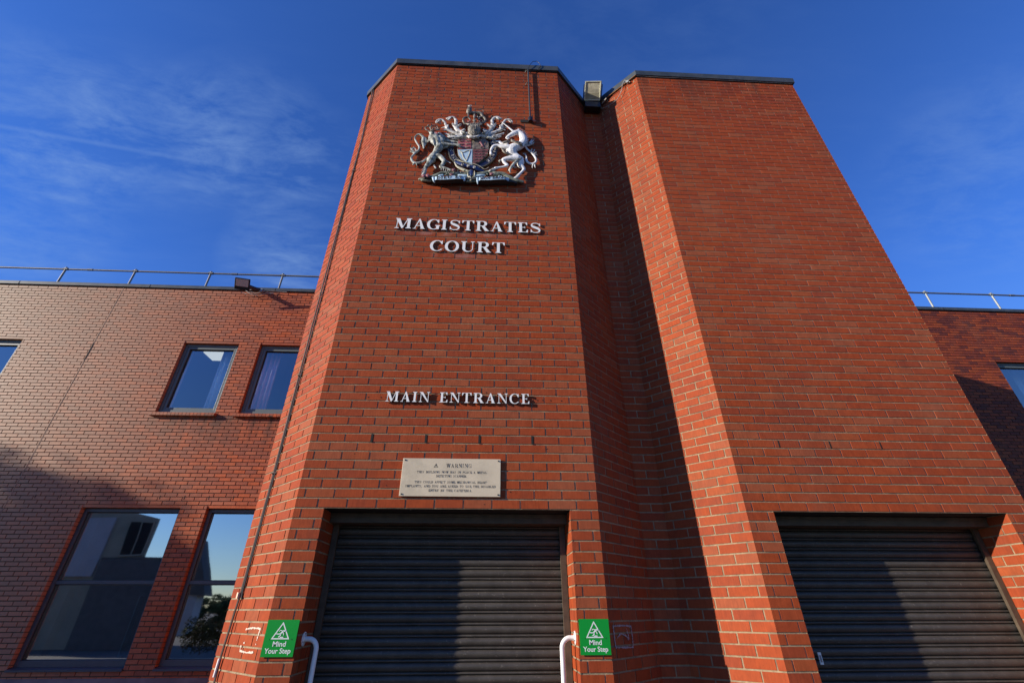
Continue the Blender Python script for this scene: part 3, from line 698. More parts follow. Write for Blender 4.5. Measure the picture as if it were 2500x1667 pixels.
tri(mb, 1.058, .318, .036, .032, .0028, -.0166, -.0155); mb.prism([(1.0565, .324), (1.0595, .324), (1.061, .339), (1.055, .339)], -.0168, -.0155)
mb.build('warning_triangle', M_engr, pq)
for x, z in ((.806, .375), (1.567, .375), (.806, .106), (1.567, .106)):
    mb = MB(); mb.tube([(x, -.016, z), (x, -.021, z)], [.0065, .005], 10); mb.build('screw', M_blackp, pq, smooth=40)

# ------------------------------------------------------------------ green step signs
def text_obj(s, size, y, xc, z, parent, m_, name, off=.0, width=None):
    cu = bpy.data.curves.new('t', 'FONT'); cu.body = s; cu.size = size; cu.extrude = .0004; cu.offset = off; cu.align_x = 'CENTER'; cu.resolution_u = 4
    o = bpy.data.objects.new('t', cu); COL.objects.link(o)
    dg = bpy.context.evaluated_depsgraph_get(); me = bpy.data.meshes.new_from_object(o.evaluated_get(dg)); bpy.data.objects.remove(o)
    xs = [v.co.x for v in me.vertices]; k = (width/(max(xs)-min(xs))) if width else 1
    for v in me.vertices: v.co = Vector((xc+v.co.x*k, y-v.co.z, z+G+v.co.y))
    me.materials.clear(); me.materials.append(m_); me.flip_normals()
    o = bpy.data.objects.new(name, me); COL.objects.link(o); adopt(o, parent); return o
def step_sign(x0, lab):
    t = thing('step_sign', lab, 'sign', (x0+.106, 0, -.946), 'green mind your step signs')
    mb = MB(); mb.box(x0, x0+.212, -.0105, -.0075, -.946, -.735); mb.build('panel', M_green, t)
    xc = x0+.106; yy = -.0112
    mb = MB(); tri(mb, xc, -.8475, .122, .1, .0062, yy, -.0103)
    mb.build('triangle_border', M_signw, t)
    mb = MB(); c = lambda u, v: (xc+u*.050-.002, -.8395+v*.050)
    def limb(pts, w_, k):
        for i, (a, b) in enumerate(zip(pts, pts[1:])):
            (x0_, z0_), (x1_, z1_) = c(*a), c(*b); dx, dz = x1_-x0_, z1_-z0_; l = math.hypot(dx, dz); nx, nz = -dz/l*w_/2, dx/l*w_/2; ex, ez = dx/l*w_*.3, dz/l*w_*.3
            mb.prism([(x0_+nx-ex, z0_+nz-ez), (x1_+nx+ex, z1_+nz+ez), (x1_-nx+ex, z1_-nz+ez), (x0_-nx-ex, z0_-nz-ez)], yy-.0001*(i+k), -.0103)
    limb([(.28, .80), (-.05, .46)], .0095, 0)              # torso
    limb([(-.05, .46), (.0, .28), (-.22, .10)], .0058, 3)  # bent leg
    limb([(-.05, .46), (-.32, .44), (-.55, .46)], .0056, 6)  # trailing leg
    limb([(.18, .78), (-.12, .88), (-.26, .76)], .0042, 9)
    limb([(.22, .70), (.36, .50), (.42, .32)], .0042, 12)
    limb([(.0, .06), (.40, .06)], .0062, 15)
    hx, hz = c(.46, .80); mb.prism([(hx+.0052*math.cos(a), hz+.0052*math.sin(a)) for a in [k*math.pi/5 for k in range(10)]], yy-.0018, -.0103)
    mb.build('falling_figure', M_signw, t)
    text_obj('Mind', .041, yy+.0003, xc+.002, -.8875, t, M_signw, 'lettering', .0006, .086)
    text_obj('Your Step', .041, yy+.0003, xc+.001, -.926, t, M_signw, 'lettering', .0006, .172)
    for sx in (.034, .182):
        mb = MB(); mb.tube([(x0+sx, -.0105, -.848), (x0+sx, -.0125, -.848)], .003, 8); mb.build('screw', M_blackp if sx > .1 else M_green, t)
step_sign(.005, 'square green Mind Your Step sign on the left pier of the left doorway')
step_sign(2.147, 'square green Mind Your Step sign on the right pier, between doorway and recess')

# ------------------------------------------------------------------ grab rails
def grab_rail(xw, sgn, lab):
    t = thing('grab_rail', lab, 'handrail', (xw+sgn*.095, .12, -G), 'white grab rails beside the left shutter')
    y = .12; zc_ = -.852; R_ = .062; xo = xw+sgn*.098
    pts = [(xw+sgn*.004, y, zc_), (xo-sgn*R_, y, zc_)]+[(xo-sgn*R_+sgn*R_*math.sin(a), y, zc_-R_+R_*math.cos(a)) for a in [math.pi/2*k/10 for k in range(1, 11)]]+[(xo, y, -1.3), (xo, y, -1.75)]
    mb = MB(); mb.tube(pts, .0165, 16); mb.build('tube', M_white, t, smooth=50)
    mb = MB(); mb.tube([(xo, y, -1.75), (xo, y, -G)], .0165, 16); mb.build('post', M_white, t, smooth=50)
    mb = MB(); mb.tube([(xw-sgn*.001, y, zc_), (xw+sgn*.004, y, zc_), (xw+sgn*.007, y, zc_)], [.043, .043, .024], 20); f = mb.build('flange', M_white, t, smooth=40)
    for a in (90, 210, 330):
        cy_, cz_ = y+.031*math.cos(math.radians(a)), zc_+.031*math.sin(math.radians(a)); mb = MB(); mb.tube([(xw+sgn*.004, cy_, cz_), (xw+sgn*.009, cy_, cz_)], .0042, 8); mb.build('screw', M_blackp, f)
grab_rail(OP1[0], 1, 'white bent tube grab rail on the shaded left jamb of the left doorway')
grab_rail(OP1[1], -1, 'white bent tube grab rail on the sunlit right jamb of the left doorway')

# ------------------------------------------------------------------ fixings on the towers
def splay_pt(P0, dirv, u, off, z):                      # point on a canted face, off = distance in front
    d = Vector(dirv).normalized(); n_ = Vector((d.y, -d.x)) if d.x*1 > 0 and d.y < 0 else Vector((d.y, -d.x))
    q = Vector(P0)+d*u+n_*off; return (q.x, q.y, z)
dl = Vector((A[0]-A2[0], A[1]-A2[1])).normalized(); nl = Vector((dl.y, -dl.x))       # left cant, outward normal
def LP(s, off, z):                                       # s = distance from corner A back along the cant
    q = Vector(A)-dl*s+nl*off; return (q.x, q.y, z)
ct = thing('lightning_conductor', 'bronze lightning conductor tape running down the left canted tower face', 'lightning conductor', LP(.55, 0, -G))
mb = MB()
zs = [(.632, 6.36), (.60, 6.1), (.555, 5.0), (.550, 4.2), (.53, 2.4), (.54, .2), (.545, -.55), (.585, -.95), (.60, -1.4), (.60, -G)]
mb.tube([LP(s, .012+.006*math.sin(i*2.1), z) for i, (s, z) in enumerate(zs)], .0085, 6); mb.build('tape', M_tape, ct, smooth=50)
mb = MB(); mb.tube([LP(s-.028-.012*math.sin(i*1.7), .010, z) for i, (s, z) in enumerate(zs[:-3])]+[LP(.515, .01, -.60)], .0065, 6); mb.build('cable', M_blackp, ct, smooth=50)
for z in (5.35, 4.3, 3.3, 2.3, 1.3, .35):
    s = .53; mb = MB(); q0 = LP(s-.04, .002, z); q1 = LP(s+.03, .002, z); mb.tube([q0, LP(s-.005, .028, z), q1], .006, 6); mb.build('clip', M_tape, ct)
mb = MB(); mb.tube([LP(.545, .024, -.60), LP(.545, .024, -.56)], .016, 8); mb.build('test_clamp', mat('copper_clamp', (.55, .33, .24), .4, .4), ct)
mb = MB(); mb.tube([LP(.588, .022, -.98), LP(.598, .022, -1.09)], .0105, 8); mb.build('pale_sleeve', M_white, ct)

po = thing('camera_pole', 'dark drop pole with bracket and cap on the left tower front, right of the arms', 'pole', (1.93, 0, 4.98))
mb = MB(); mb.tube([(1.925, -.032, 6.21), (1.927, -.032, 5.85), (1.931, -.032, 5.02)], .0115, 8); mb.build('tube', M_blackp, po, smooth=40)
mb = MB(); mb.tube([(1.931, -.036, 5.05), (1.932, -.036, 5.02), (1.933, -.036, 4.95)], [.014, .034, .030], 12); mb.build('end_cap', M_black, po, smooth=40)
mb = MB(); mb.box(1.80, 1.935, -.008, -.002, 4.97, 5.03); mb.build('wall_plate', M_dark, po)
mb = MB(); mb.tube([(1.985, -.03, 4.985), (1.985, -.012, 4.985)], .020, 10); mb.build('orange_plug', mat('orange_plug', (.55, .17, .08), .5), po)
for z in (6.19, 5.86): mb = MB(); mb.tube([(1.885, -.003, z), (1.90, -.035, z), (1.95, -.035, z), (1.965, -.003, z)], .007, 6); mb.build('bracket', M_blackp, po)
mb = MB(); mb.tube([(1.92, -.035, 6.20), (1.95, -.05, 6.30), (2.0, -.055, 6.40), (2.06, -.05, 6.42), (2.10, -.045, 6.37), (2.12, -.04, 6.31), (2.08, -.038, 6.25)], .004, 6); mb.build('looped_cable', M_black, po, smooth=60)
mb = MB(); mb.tube([(0.0, -.012, 6.231), (.6, -.012, 6.229), (1.2, -.012, 6.231), (1.9, -.012, 6.226), (W, -.012, 6.229)], .0042, 5)
tag(mb.build('eaves_cable', M_blackp), 'thin dark cable clipped under the left tower coping', 'cable')

# old floodlight above the recess
fl = thing('floodlight', 'old box floodlight with yellowed glass standing above the recess between the towers', 'floodlight', (2.965, .35, 6.25))
q = at(1447, 223, .28); ctr = Vector((q.x, q.y, q.z)); vd = (CP-ctr).normalized()
ax = Vector((1, 0, 0)); nrm_ = Vector((-.20, -.66, -.66)).normalized(); ax = (ax-nrm_*ax.dot(nrm_)).normalized(); upv = nrm_.cross(ax)*-1
if upv.z < 0: upv = -upv
FM = Matrix((ax, nrm_*-1, upv)).transposed().to_4x4(); FM.translation = ctr
mb = MB(); mb.box(-.130, .130, 0, .15, -.146, .146, 0, FM); mb.build('housing', M_black, fl, bevel=.012)
mb = MB()
for a, b, c, d in ((-.124, -.108, -.140, .140), (.108, .124, -.140, .140), (-.108, .108, .122, .140), (-.108, .108, -.140, -.118)): mb.box(a, b, -.014, 0.002, c, d, 0, FM)
mb.build('rim', M_lensf, fl, bevel=.004)
mb = MB(); mb.box(-.108, .108, -.006, .001, -.118, .122, 0, FM); mb.build('glass', M_lens, fl)
mb = MB(); mb.box(-.106, .106, -.0085, -.0065, -.114, -.03, 0, FM); mb.build('lower_reflector', mat('lamp_reflector', (.34, .32, .22), .35, var=.3, vscale=12), fl)
for s in (-1, 1):
    mb = MB(); mb.box(s*.140-.006, s*.140+.006, .02, .06, -.13, .10, 0, FM); mb.build('hinge', M_black, fl)
mb = MB(); mb.box(2.845, 3.085, .36, .47, at(1447, 260, .36).z, at(1447, 248, .36).z); mb.build('bracket', M_black, fl, bevel=.004); mb = MB(); mb.tube([(2.965, .42, 6.4), (2.965, .44, 6.62)], .022, 8); mb.build('stem', M_black, fl)
# cables beside it, on the right-hand cant
dr = Vector((E_[0]-D_[0], E_[1]-D_[1])).normalized(); nr = Vector((dr.y, -dr.x))
def RP(s, off, z): q_ = Vector(E_)-dr*s+nr*off; return (q_.x, q_.y, z)
cb_ = thing('junction_box', 'small grey junction box with loose pale cables under the right tower coping', 'junction box', RP(.1, 0, 6.2))
mb = MB(); mb.tube([RP(.13, .01, 6.20), RP(.13, .05, 6.20)], .022, 10); mb.tube([RP(.16, .03, 6.24), RP(.10, .03, 6.17)], .008, 6); mb.build('box', M_galv, cb_, smooth=40)
mb = MB(); mb.tube([RP(.62, .03, 6.21), RP(.45, .032, 6.215), RP(.3, .034, 6.21), RP(.13, .036, 6.215), RP(-.0, .03, 6.232)], .006, 6); mb.build('orange_cable', M_cabler, cb_, smooth=60)
mb = MB(); mb.tube([RP(.13, .04, 6.22), RP(.17, .05, 6.27), RP(.21, .05, 6.22), RP(.25, .045, 6.08), RP(.34, .04, 5.97), RP(.48, .035, 5.98), RP(.6, .03, 6.04), RP(.66, .03, 6.11)], .0048, 6); mb.build('white_cable', M_cable, cb_, smooth=60)
mb = MB(); mb.tube([RP(.60, .03, 6.16), RP(.50, .05, 6.17)], .012, 6); mb.build('connector', M_cable, cb_)
mb = MB(); mb.tube([(3.567, -.012, 6.231), (3.9, -.013, 6.222), (4.4, -.012, 6.231), (5.0, -.012, 6.228), (5.98, -.012, 6.231)], .0042, 5)
tag(mb.build('eaves_cable', M_cable), 'thin pale cable sagging under the right tower coping', 'cable')

# LED floodlight on the left wing ------------------------------------
ld = thing('led_floodlight', 'black LED floodlight on an arm under the left wing coping', 'floodlight', (-4.35, YW, 6.05))
q = at(591, 692, 5.14); ctr = Vector((q.x, q.y, q.z)); vd = (CP-ctr).normalized()
nrm_ = Vector((-.16, -.5, -.86)).normalized(); ax = Vector((1, .06, 0)).normalized(); ax = (ax-nrm_*ax.dot(nrm_)).normalized(); upv = ax.cross(nrm_)
if upv.y > 0: pass
else: upv = -upv
# upv points away from the viewer along the panel
nrm_ = Vector((.10, vd.y, vd.z)).normalized(); ax = Vector((1, 0, .0)); ax = (ax-nrm_*ax.dot(nrm_)).normalized(); upv = nrm_.cross(ax)
if upv.z < 0: upv = -upv
LMx = Matrix((ax, -nrm_, upv)).transposed().to_4x4(); sh3 = Matrix.Identity(4); sh3[0][2] = 0
LMx = LMx @ Matrix.Rotation(math.radians(7), 4, 'Y'); LMx.translation = ctr
mb = MB(); mb.box(-.17, .17, 0, .035, -.155, .125, 0, LMx); mb.build('housing', M_black, ld, bevel=.012)
mb = MB(); mb.box(-.138, .138, -.004, .001, -.072, .100, 0, LMx); mb.build('led_panel', M_led, ld)
pw = at(660, 707, YW)
mb = MB(); pa, pb, pc = at(606, 699, 5.24), at(622, 705, 5.38), at(642, 709, YW-.005); mb.tube([tuple(pa), tuple(pb), tuple(pc)], [.05, .05, .03], 8); mb.build('arm', M_black, ld, smooth=40)
jb = at(638, 710, YW-.05)
mb = MB(); mb.tube([(jb.x, YW-.09, jb.z), (jb.x, YW, jb.z)], .045, 10); mb.build('junction_box', M_galv, ld, smooth=40)
for k, pts in enumerate(([(605, 709), (620, 706), (636, 709), (650, 712), (662, 711), (700, 713)], [(588, 713), (600, 718), (612, 713), (625, 716), (640, 712)], [(600, 709), (612, 718), (630, 722), (650, 716), (668, 716)])):
    mb = MB(); mb.tube([tuple(at(x, y, YW-.05-.03*((i+k) % 2))) for i, (x, y) in enumerate(pts)], .008, 6); mb.build('cable', M_cable, ld, smooth=60)

# roof guard rails ----------------------------------------------------
def guard_rail(x0, x1, posts, z1, m_, lab):
    t = thing('roof_guard_rail', lab, 'guard rail', ((x0+x1)/2, 6.1, 6.2), 'roof edge guard rails')
    mb = MB(); mb.tube([(x0, 6.1, z1), ((x0+x1)/2, 6.1, z1-.004), (x1, 6.1, z1)], .024, 10); mb.build('rail', M_dull, t, smooth=50)
    for x in posts:
        mb = MB(); mb.tube([(x, 6.1, 6.16), (x, 6.1, z1)], .024, 10); p_ = mb.build('post', m_, t, smooth=50)
        mb = MB(); mb.tube([(x-.06, 6.1, z1), (x+.06, 6.1, z1)], .035, 10); mb.sphere((x, 6.1, z1+.03), .036, 10); mb.build('clamp', m_, p_, smooth=50)
    for x in [p+.62 for p in posts[:-1][::2]]: mb = MB(); mb.tube([(x-.07, 6.1, z1), (x+.07, 6.1, z1)], .031, 10); mb.build('coupler', M_dull, t, smooth=50)
guard_rail(-15, -1.2, [-13.5, -11.6, -9.75, -7.98, -6.04, -4.16, -2.3], 7.05, M_dull, 'long dull steel guard rail on the left wing roof')
guard_rail(6.8, 20, [8.1, 9.95, 11.9, 13.84, 15.83, 17.8], 7.12, M_galv, 'pale galvanised guard rail on the right wing roof')

# adhesive left by removed signs ---------------------------------------
def blot(name, fn, strokes, m_, lab):
    mb = MB(); r3 = random.Random(11)
    for k, st in enumerate(strokes):
        for i in range(len(st)-1):
            (u0, z0_), (u1, z1_) = st[i], st[i+1]; n = max(2, int(math.hypot(u1-u0, z1_-z0_)/.006))
            for j in range(n):
                u = u0+(u1-u0)*j/n+r3.uniform(-.002, .002); z = z0_+(z1_-z0_)*j/n+r3.uniform(-.002, .002); rr = r3.uniform(.003, .009)
                mb.face([fn(u+rr*math.cos(a)*r3.uniform(.6, 1.1), .0022+.00008*(k*40+i*13+j % 13)*.2, z+rr*math.sin(a)*r3.uniform(.6, 1.1)) for a in [q_*math.pi/4 for q_ in range(8)]])
    tag(mb.build(name, m_), lab, 'adhesive mark', 'marks left by removed signs')
blot('adhesive_mark', lambda s, o, z: LP(s, o, z), [[(.31, -.795), (.20, -.785), (.08, -.790)], [(.085, -.79), (.095, -.84), (.10, -.86)], [(.32, -.925), (.22, -.93), (.10, -.925)], [(.29, -.875), (.27, -.88)], [(.09, -.88), (.10, -.875)], [(.32, -.92), (.32, -.89)]], M_residue, 'cream square adhesive mark on the sunlit canted brick left of the green sign')
dq = Vector((C_[0]-B[0], C_[1]-B[1])).normalized(); nq = Vector((dq.y, -dq.x))
def QP(s, off, z): q_ = Vector(B)+dq*s+nq*off; return (q_.x, q_.y, z)
blot('adhesive_mark', QP, [[(.05, -.78), (.18, -.778), (.30, -.785)], [(.30, -.785), (.305, -.85), (.30, -.915)], [(.30, -.915), (.18, -.912), (.055, -.905)], [(.05, -.78), (.05, -.85), (.06, -.905)], [(.09, -.85), (.14, -.825), (.22, -.845), (.24, -.87)], [(.23, -.80), (.25, -.87)]], M_residue2, 'grey square adhesive outline on the shaded canted brick right of the green sign')

# ------------------------------------------------------------------ royal arms, modelled as relief sculpture on the wall
def stone(name, col, grime=(.10, .095, .075), lo=.5, hi=.66, rough=.55):
    M_ = mat(name, col, rough, var=.12, vscale=14, bump=.5, bscale=120, dirt=grime, dscale=20, dpts=(lo-.02, hi-.05))
    t = M_.node_tree; b = t.nodes['Principled BSDF']; l_ = b.inputs['Base Color'].links[0].from_socket
    ge = t.nodes.new('ShaderNodeNewGeometry')                    # darker colour in the hollows of the carving
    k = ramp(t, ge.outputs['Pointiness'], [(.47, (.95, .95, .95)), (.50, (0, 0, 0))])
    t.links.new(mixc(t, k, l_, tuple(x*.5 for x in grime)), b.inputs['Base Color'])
    return M_
M_lion = stone('weathered_lion_paint', (.47, .48, .42), (.10, .10, .07), .46, .64)
M_uni = stone('white_unicorn_paint', (.80, .79, .77), (.24, .22, .18), .58, .76)
M_mant = stone('mantling_paint', (.62, .60, .56), (.11, .10, .07), .50, .66)
M_gilt = stone('tarnished_gilt', (.27, .235, .18), (.06, .05, .035), .46, .62)
M_helm = stone('helm_paint', (.36, .33, .27), (.09, .08, .06), .48, .66)
M_red = stone('red_enamel', (.36, .09, .09), (.10, .045, .04), .56, .72)
M_dred = stone('faded_red_enamel', (.20, .05, .05), (.07, .045, .035), .50, .68)
M_gold = stone('gold_field', (.20, .155, .12), (.08, .06, .05), .5, .7)
M_lblue = stone('pale_blue_enamel', (.42, .56, .66), (.22, .26, .28), .60, .8)
M_blue = stone('blue_enamel', (.03, .05, .15), (.03, .035, .09), .58, .8, .35)
M_moss = stone('mossy_base', (.24, .25, .18), (.07, .08, .05), .46, .64)
M_rose = stone('rose_enamel', (.30, .11, .12), (.08, .03, .03), .5, .7)
M_cream2 = stone('cream_buckle', (.50, .46, .33), (.16, .15, .09), .52, .7)
M_shade_soot = mat('shaded_sooty_underside', (.03, .03, .027), .8)  # near-black colour holds the underside's shadow as well as its grime
arms = thing('royal_coat_of_arms', 'large painted relief of a royal coat of arms with lion and unicorn, above the lettering', 'coat of arms', (1.2, 0, 3.68))
YR = -.05
def ep(x, y, Y=YR): return at(980+x*.15306, 240+y*.15306, Y)
SC = .00079
def relief(name, chains, m_, depth=.05, voxel=.006, squash=.72, parent=arms, smooth_it=4):
    """organic body: chains of (x, y, r[, depth]) swept with balls, fused by a voxel remesh"""
    mb = MB()
    for ch in chains:
        P_ = []
        for c in ch:
            dp = .64*(c[3] if len(c) > 3 else depth); q_ = ep(c[0], c[1], -dp-c[2]*SC*.4); P_.append((q_.x, -dp, q_.z, c[2]*SC))
        if len(P_) == 1: x, y, z, r = P_[0]; mb.sphere((x, y, z), (r, r*squash, r), 10); continue
        # smooth the chain
        Q = []
        for i in range(len(P_)-1):
            p0_, p1_, p2_, p3_ = P_[max(i-1, 0)], P_[i], P_[i+1], P_[min(i+2, len(P_)-1)]
            ln = math.dist(p1_[:3], p2_[:3]); n = max(1, int(ln/(.38*min(p1_[3], p2_[3])+.001)))
            for k in range(n):
                u = k/n; Q.append([.5*((2*p1_[j])+(-p0_[j]+p2_[j])*u+(2*p0_[j]-5*p1_[j]+4*p2_[j]-p3_[j])*u*u+(-p0_[j]+3*p1_[j]-3*p2_[j]+p3_[j])*u**3) for j in range(4)])
        Q.append(P_[-1])
        for x, y, z, r in Q: mb.sphere((x, y, z), (max(r, .002), max(r, .002)*squash, max(r, .002)), 10)
    o = mb.build(name, m_)
    rm = o.modifiers.new('r', 'REMESH'); rm.mode = 'VOXEL'; rm.voxel_size = voxel; rm.use_smooth_shade = True
    if smooth_it: sm = o.modifiers.new('s', 'SMOOTH'); sm.iterations = smooth_it; sm.factor = .5
    dg = bpy.context.evaluated_depsgraph_get(); dg.update(); me = bpy.data.meshes.new_from_object(o.evaluated_get(dg))
    o.modifiers.clear(); old = o.data; o.data = me; bpy.data.meshes.remove(old)
    if not me.materials: me.materials.append(m_)
    adopt(o, parent); return o
D1 = .055
# lion supporter
lion = relief('lion', [
    [(520, 560, 62, .085), (535, 600, 70, .08), (575, 670, 80, .075), (600, 740, 78, .07), (575, 800, 66, .06), (535, 860, 50, .055), (495, 915, 62, .055), (470, 960, 74, .05)],
    [(470, 545, 34, .115), (490, 555, 36, .12)],
    [(475, 950, 62, .07), (440, 1020, 46, .075), (395, 1075, 36, .07), (378, 1125, 30, .07), (368, 1180, 30, .075), (345, 1215, 28, .09)],
    [(540, 910, 48, .05), (610, 915, 46, .06), (665, 965, 42, .07), (680, 1005, 40, .07), (650, 1055, 32, .07), (625, 1085, 28, .07), (690, 1108, 26, .075), (750, 1130, 26, .08), (800, 1145, 22, .09)],
    [(620, 660, 55, .09), (650, 710, 42, .10), (720, 722, 33, .10), (800, 735, 28, .10), (870, 738, 26, .10), (915, 745, 30, .10), (935, 770, 12, .10)],
    [(640, 640, 45, .05), (740, 675, 28, .045), (840, 690, 24, .045), (900, 700, 22, .045)],
    [(640, 760, 50, .06), (700, 770, 26, .07), (760, 765, 14, .08)],
], M_lion, D1)
relief('mane', [[(455, 590, 22, .10), (440, 620, 12, .10)], [(600, 560, 40, .06), (660, 600, 30, .05), (740, 640, 16, .04)], [(560, 620, 40, .12), (580, 680, 32, .125), (590, 730, 14, .12)], [(500, 630, 34, .115), (515, 690, 28, .12), (520, 745, 12, .115)], [(615, 610, 36, .10), (650, 660, 26, .11), (640, 720, 12, .115)], [(460, 620, 30, .08), (440, 670, 26, .07), (420, 700, 14, .06)], [(490, 590, 45, .09), (480, 660, 30, .09), (490, 720, 12, .10)], [(620, 580, 34, .07), (700, 640, 22, .06), (800, 670, 10, .05)]], M_lion, parent=lion)
relief('tail', [[(400, 955, 18), (340, 1005, 22), (240, 1030, 24), (175, 1000, 22), (160, 940, 20), (205, 885, 20), (265, 835, 20), (285, 775, 18), (245, 705, 17), (215, 640, 17), (235, 590, 17), (290, 572, 20), (345, 610, 26), (345, 680, 32), (355, 745, 26), (355, 800, 12)], [(330, 600, 24), (385, 640, 18), (395, 700, 18), (375, 760, 10)], [(215, 860, 24), (170, 825, 18), (150, 790, 8)], [(215, 870, 22), (155, 850, 16), (135, 835, 8)], [(190, 800, 16), (200, 770, 8), (240, 840, 14)], [(210, 1020, 22), (185, 1060, 14)], [(250, 1030, 18), (240, 1080, 8)]], M_lion, .04, parent=lion)
relief('claws', [[(365+dx, 1120+k*30, 12, .085), (325+dx, 1140+k*30, 7, .10)] for k, dx in enumerate((0, -2, -8, -14))]+[[(640+k*34, 1105+k*8, 10, .09), (632+k*36, 1150+k*6, 6, .10)] for k in range(5)]+[[(700, 990, 12), (740, 1010, 12), (790, 1035, 8)], [(520, 1070, 18), (545, 1105, 14), (560, 1120, 6)]], M_mant, .07, .005, parent=lion)
relief('tongue', [[(535, 545, 14, .13), (565, 550, 12, .135), (570, 570, 7, .13)]], mat('pink_tongue', (.62, .25, .25), .5), parent=lion)
relief('crown', [[(435, 535, 14, .12), (480, 522, 14, .14), (540, 508, 14, .14), (590, 500, 14, .11)], [(440, 520, 10), (395, 500, 13), (380, 470, 13), (410, 450, 13), (450, 455, 13), (470, 510, 10)], [(470, 500, 10, .13), (470, 450, 13, .13), (510, 430, 13, .13), (555, 430, 13, .12), (580, 470, 12, .11), (590, 500, 10, .1)], [(430, 430, 16, .1)], [(425, 445, 10), (430, 420, 12), (445, 430, 8)], [(510, 480, 20, .14)], [(545, 470, 18, .13)], [(490, 500, 14, .14)], [(560, 490, 14, .13)]], M_gilt, .09, .005, parent=lion)
# unicorn supporter
uni = relief('unicorn', [
    [(1675, 628, 20, .10), (1700, 605, 30, .10), (1755, 570, 42, .10), (1820, 535, 50, .095), (1870, 530, 48, .09), (1925, 580, 62, .08), (1950, 650, 70, .075), (1920, 710, 74, .07), (1840, 745, 88, .07), (1765, 780, 92, .07), (1760, 830, 86, .065), (1800, 880, 66, .055), (1850, 925, 66, .055), (1890, 955, 68, .05)],
    [(1690, 648, 14, .10), (1715, 640, 16, .10)],
    [(1870, 500, 12, .12), (1860, 480, 8, .12)],
    [(1700, 770, 60, .09), (1620, 765, 40, .10), (1540, 745, 32, .10), (1475, 755, 28, .10), (1440, 800, 25, .10), (1425, 850, 22, .10), (1430, 885, 26, .10)],
    [(1680, 730, 45, .05), (1600, 715, 28, .05), (1560, 688, 26, .05), (1500, 686, 20, .045), (1435, 690, 16, .04)],
    [(1850, 945, 66, .075), (1750, 945, 58, .08), (1660, 960, 44, .085), (1625, 980, 36, .085), (1650, 1025, 28, .085), (1690, 1060, 27, .085), (1640, 1085, 22, .085), (1560, 1100, 22, .085), (1500, 1110, 28, .09)],
    [(1900, 990, 66, .055), (1900, 1050, 52, .055), (1940, 1095, 36, .06), (1955, 1125, 28, .06), (1920, 1170, 23, .065), (1885, 1205, 24, .07), (1860, 1230, 28, .075)],
    [(1990, 960, 22, .04), (2015, 1015, 22, .04), (2080, 1042, 22, .04), (2145, 1010, 21, .04), (2142, 950, 20, .04), (2090, 880, 19, .04), (2015, 815, 19, .04), (1982, 765, 18, .04), (2010, 725, 18, .04)],
], M_uni)
relief('tail_tuft', [[(2000, 740, 16), (2060, 690, 14), (2090, 640, 6)], [(2010, 745, 16), (2080, 700, 14), (2120, 655, 6)], [(2010, 755, 16), (2080, 730, 14), (2125, 700, 6)], [(2060, 850, 14), (2080, 820, 12), (2085, 795, 5)], [(2080, 870, 14), (2115, 840, 12), (2125, 810, 5)], [(2100, 890, 14), (2145, 865, 11), (2150, 850, 5)], [(2120, 900, 14), (2160, 895, 9), (2170, 915, 5)], [(2110, 1040, 16), (2090, 1080, 12), (2090, 1115, 6)], [(2130, 1040, 16), (2130, 1080, 12), (2140, 1110, 6)], [(2000, 950, 14), (1975, 890, 14), (1940, 880, 8)]], M_mant, .045, .005, parent=uni)
relief('mane', [[(1880+14*math.cos(a)*0+70*math.sin(k/13*2.5)+k*3, 500+k*20, 13, .10), (1915+80*math.sin(k/13*2.5)+k*3, 495+k*20, 8, .085)] for k in range(14)], M_mant, .08, .005, parent=uni) if False else relief('mane', [[(x-14, y, 13, .10), (x+12, y-6, 9, .09)] for x, y in ((1895, 495), (1925, 512), (1950, 532), (1972, 555), (1990, 580), (2003, 606), (2012, 634), (2017, 662), (2015, 690), (2008, 718), (1996, 742), (1980, 765))], M_mant, .08, .005, parent=uni)
relief('horn', [[(1775-k*16.5, 515-k*13.2, 19-k*.95, .095)] for k in range(12)]+[[(1785, 520, 15, .09), (1610, 388, 6, .095)]], M_uni, .09, .005, parent=uni, smooth_it=1)
relief('collar', [[(1760+k*20, 655+((k*37) % 23)+k*6, 20, .135)] for k in range(9)]+[[(1755, 680, 14, .13), (1840, 705, 16, .15), (1930, 760, 14, .12)], [(1630, 700, 22, .12), (1670, 690, 24, .12), (1720, 690, 20, .12)], [(1610, 800, 18, .12), (1640, 850, 22, .125), (1700, 885, 20, .12), (1740, 890, 12, .11)]], M_gilt, .12, .005, parent=uni)
relief('hooves', [[(1432, 895, 26, .10), (1428, 905, 22, .10)], [(1470, 1125, 30, .095), (1430, 1145, 26, .10), (1400, 1158, 14, .10)], [(1860, 1235, 34, .08), (1830, 1260, 28, .085), (1800, 1270, 16, .085)]], M_mant, parent=uni)
relief('shaggy_hair', [[(1900, 960, 26, .10), (1850, 985, 26, .11), (1800, 1030, 24, .11), (1760, 1080, 22, .11), (1735, 1130, 18, .11), (1735, 1190, 9, .10)], [(1830, 1000, 20, .1), (1790, 1060, 16, .11), (1810, 1110, 8, .1)], [(1745, 1100, 18, .1), (1710, 1150, 12, .1)], [(1590, 990, 18), (1565, 1010, 12), (1575, 1030, 6)], [(1555, 995, 12), (1570, 980, 8)], [(1820, 1090, 10), (1835, 1120, 5)]], M_lion, .09, .005, parent=uni)
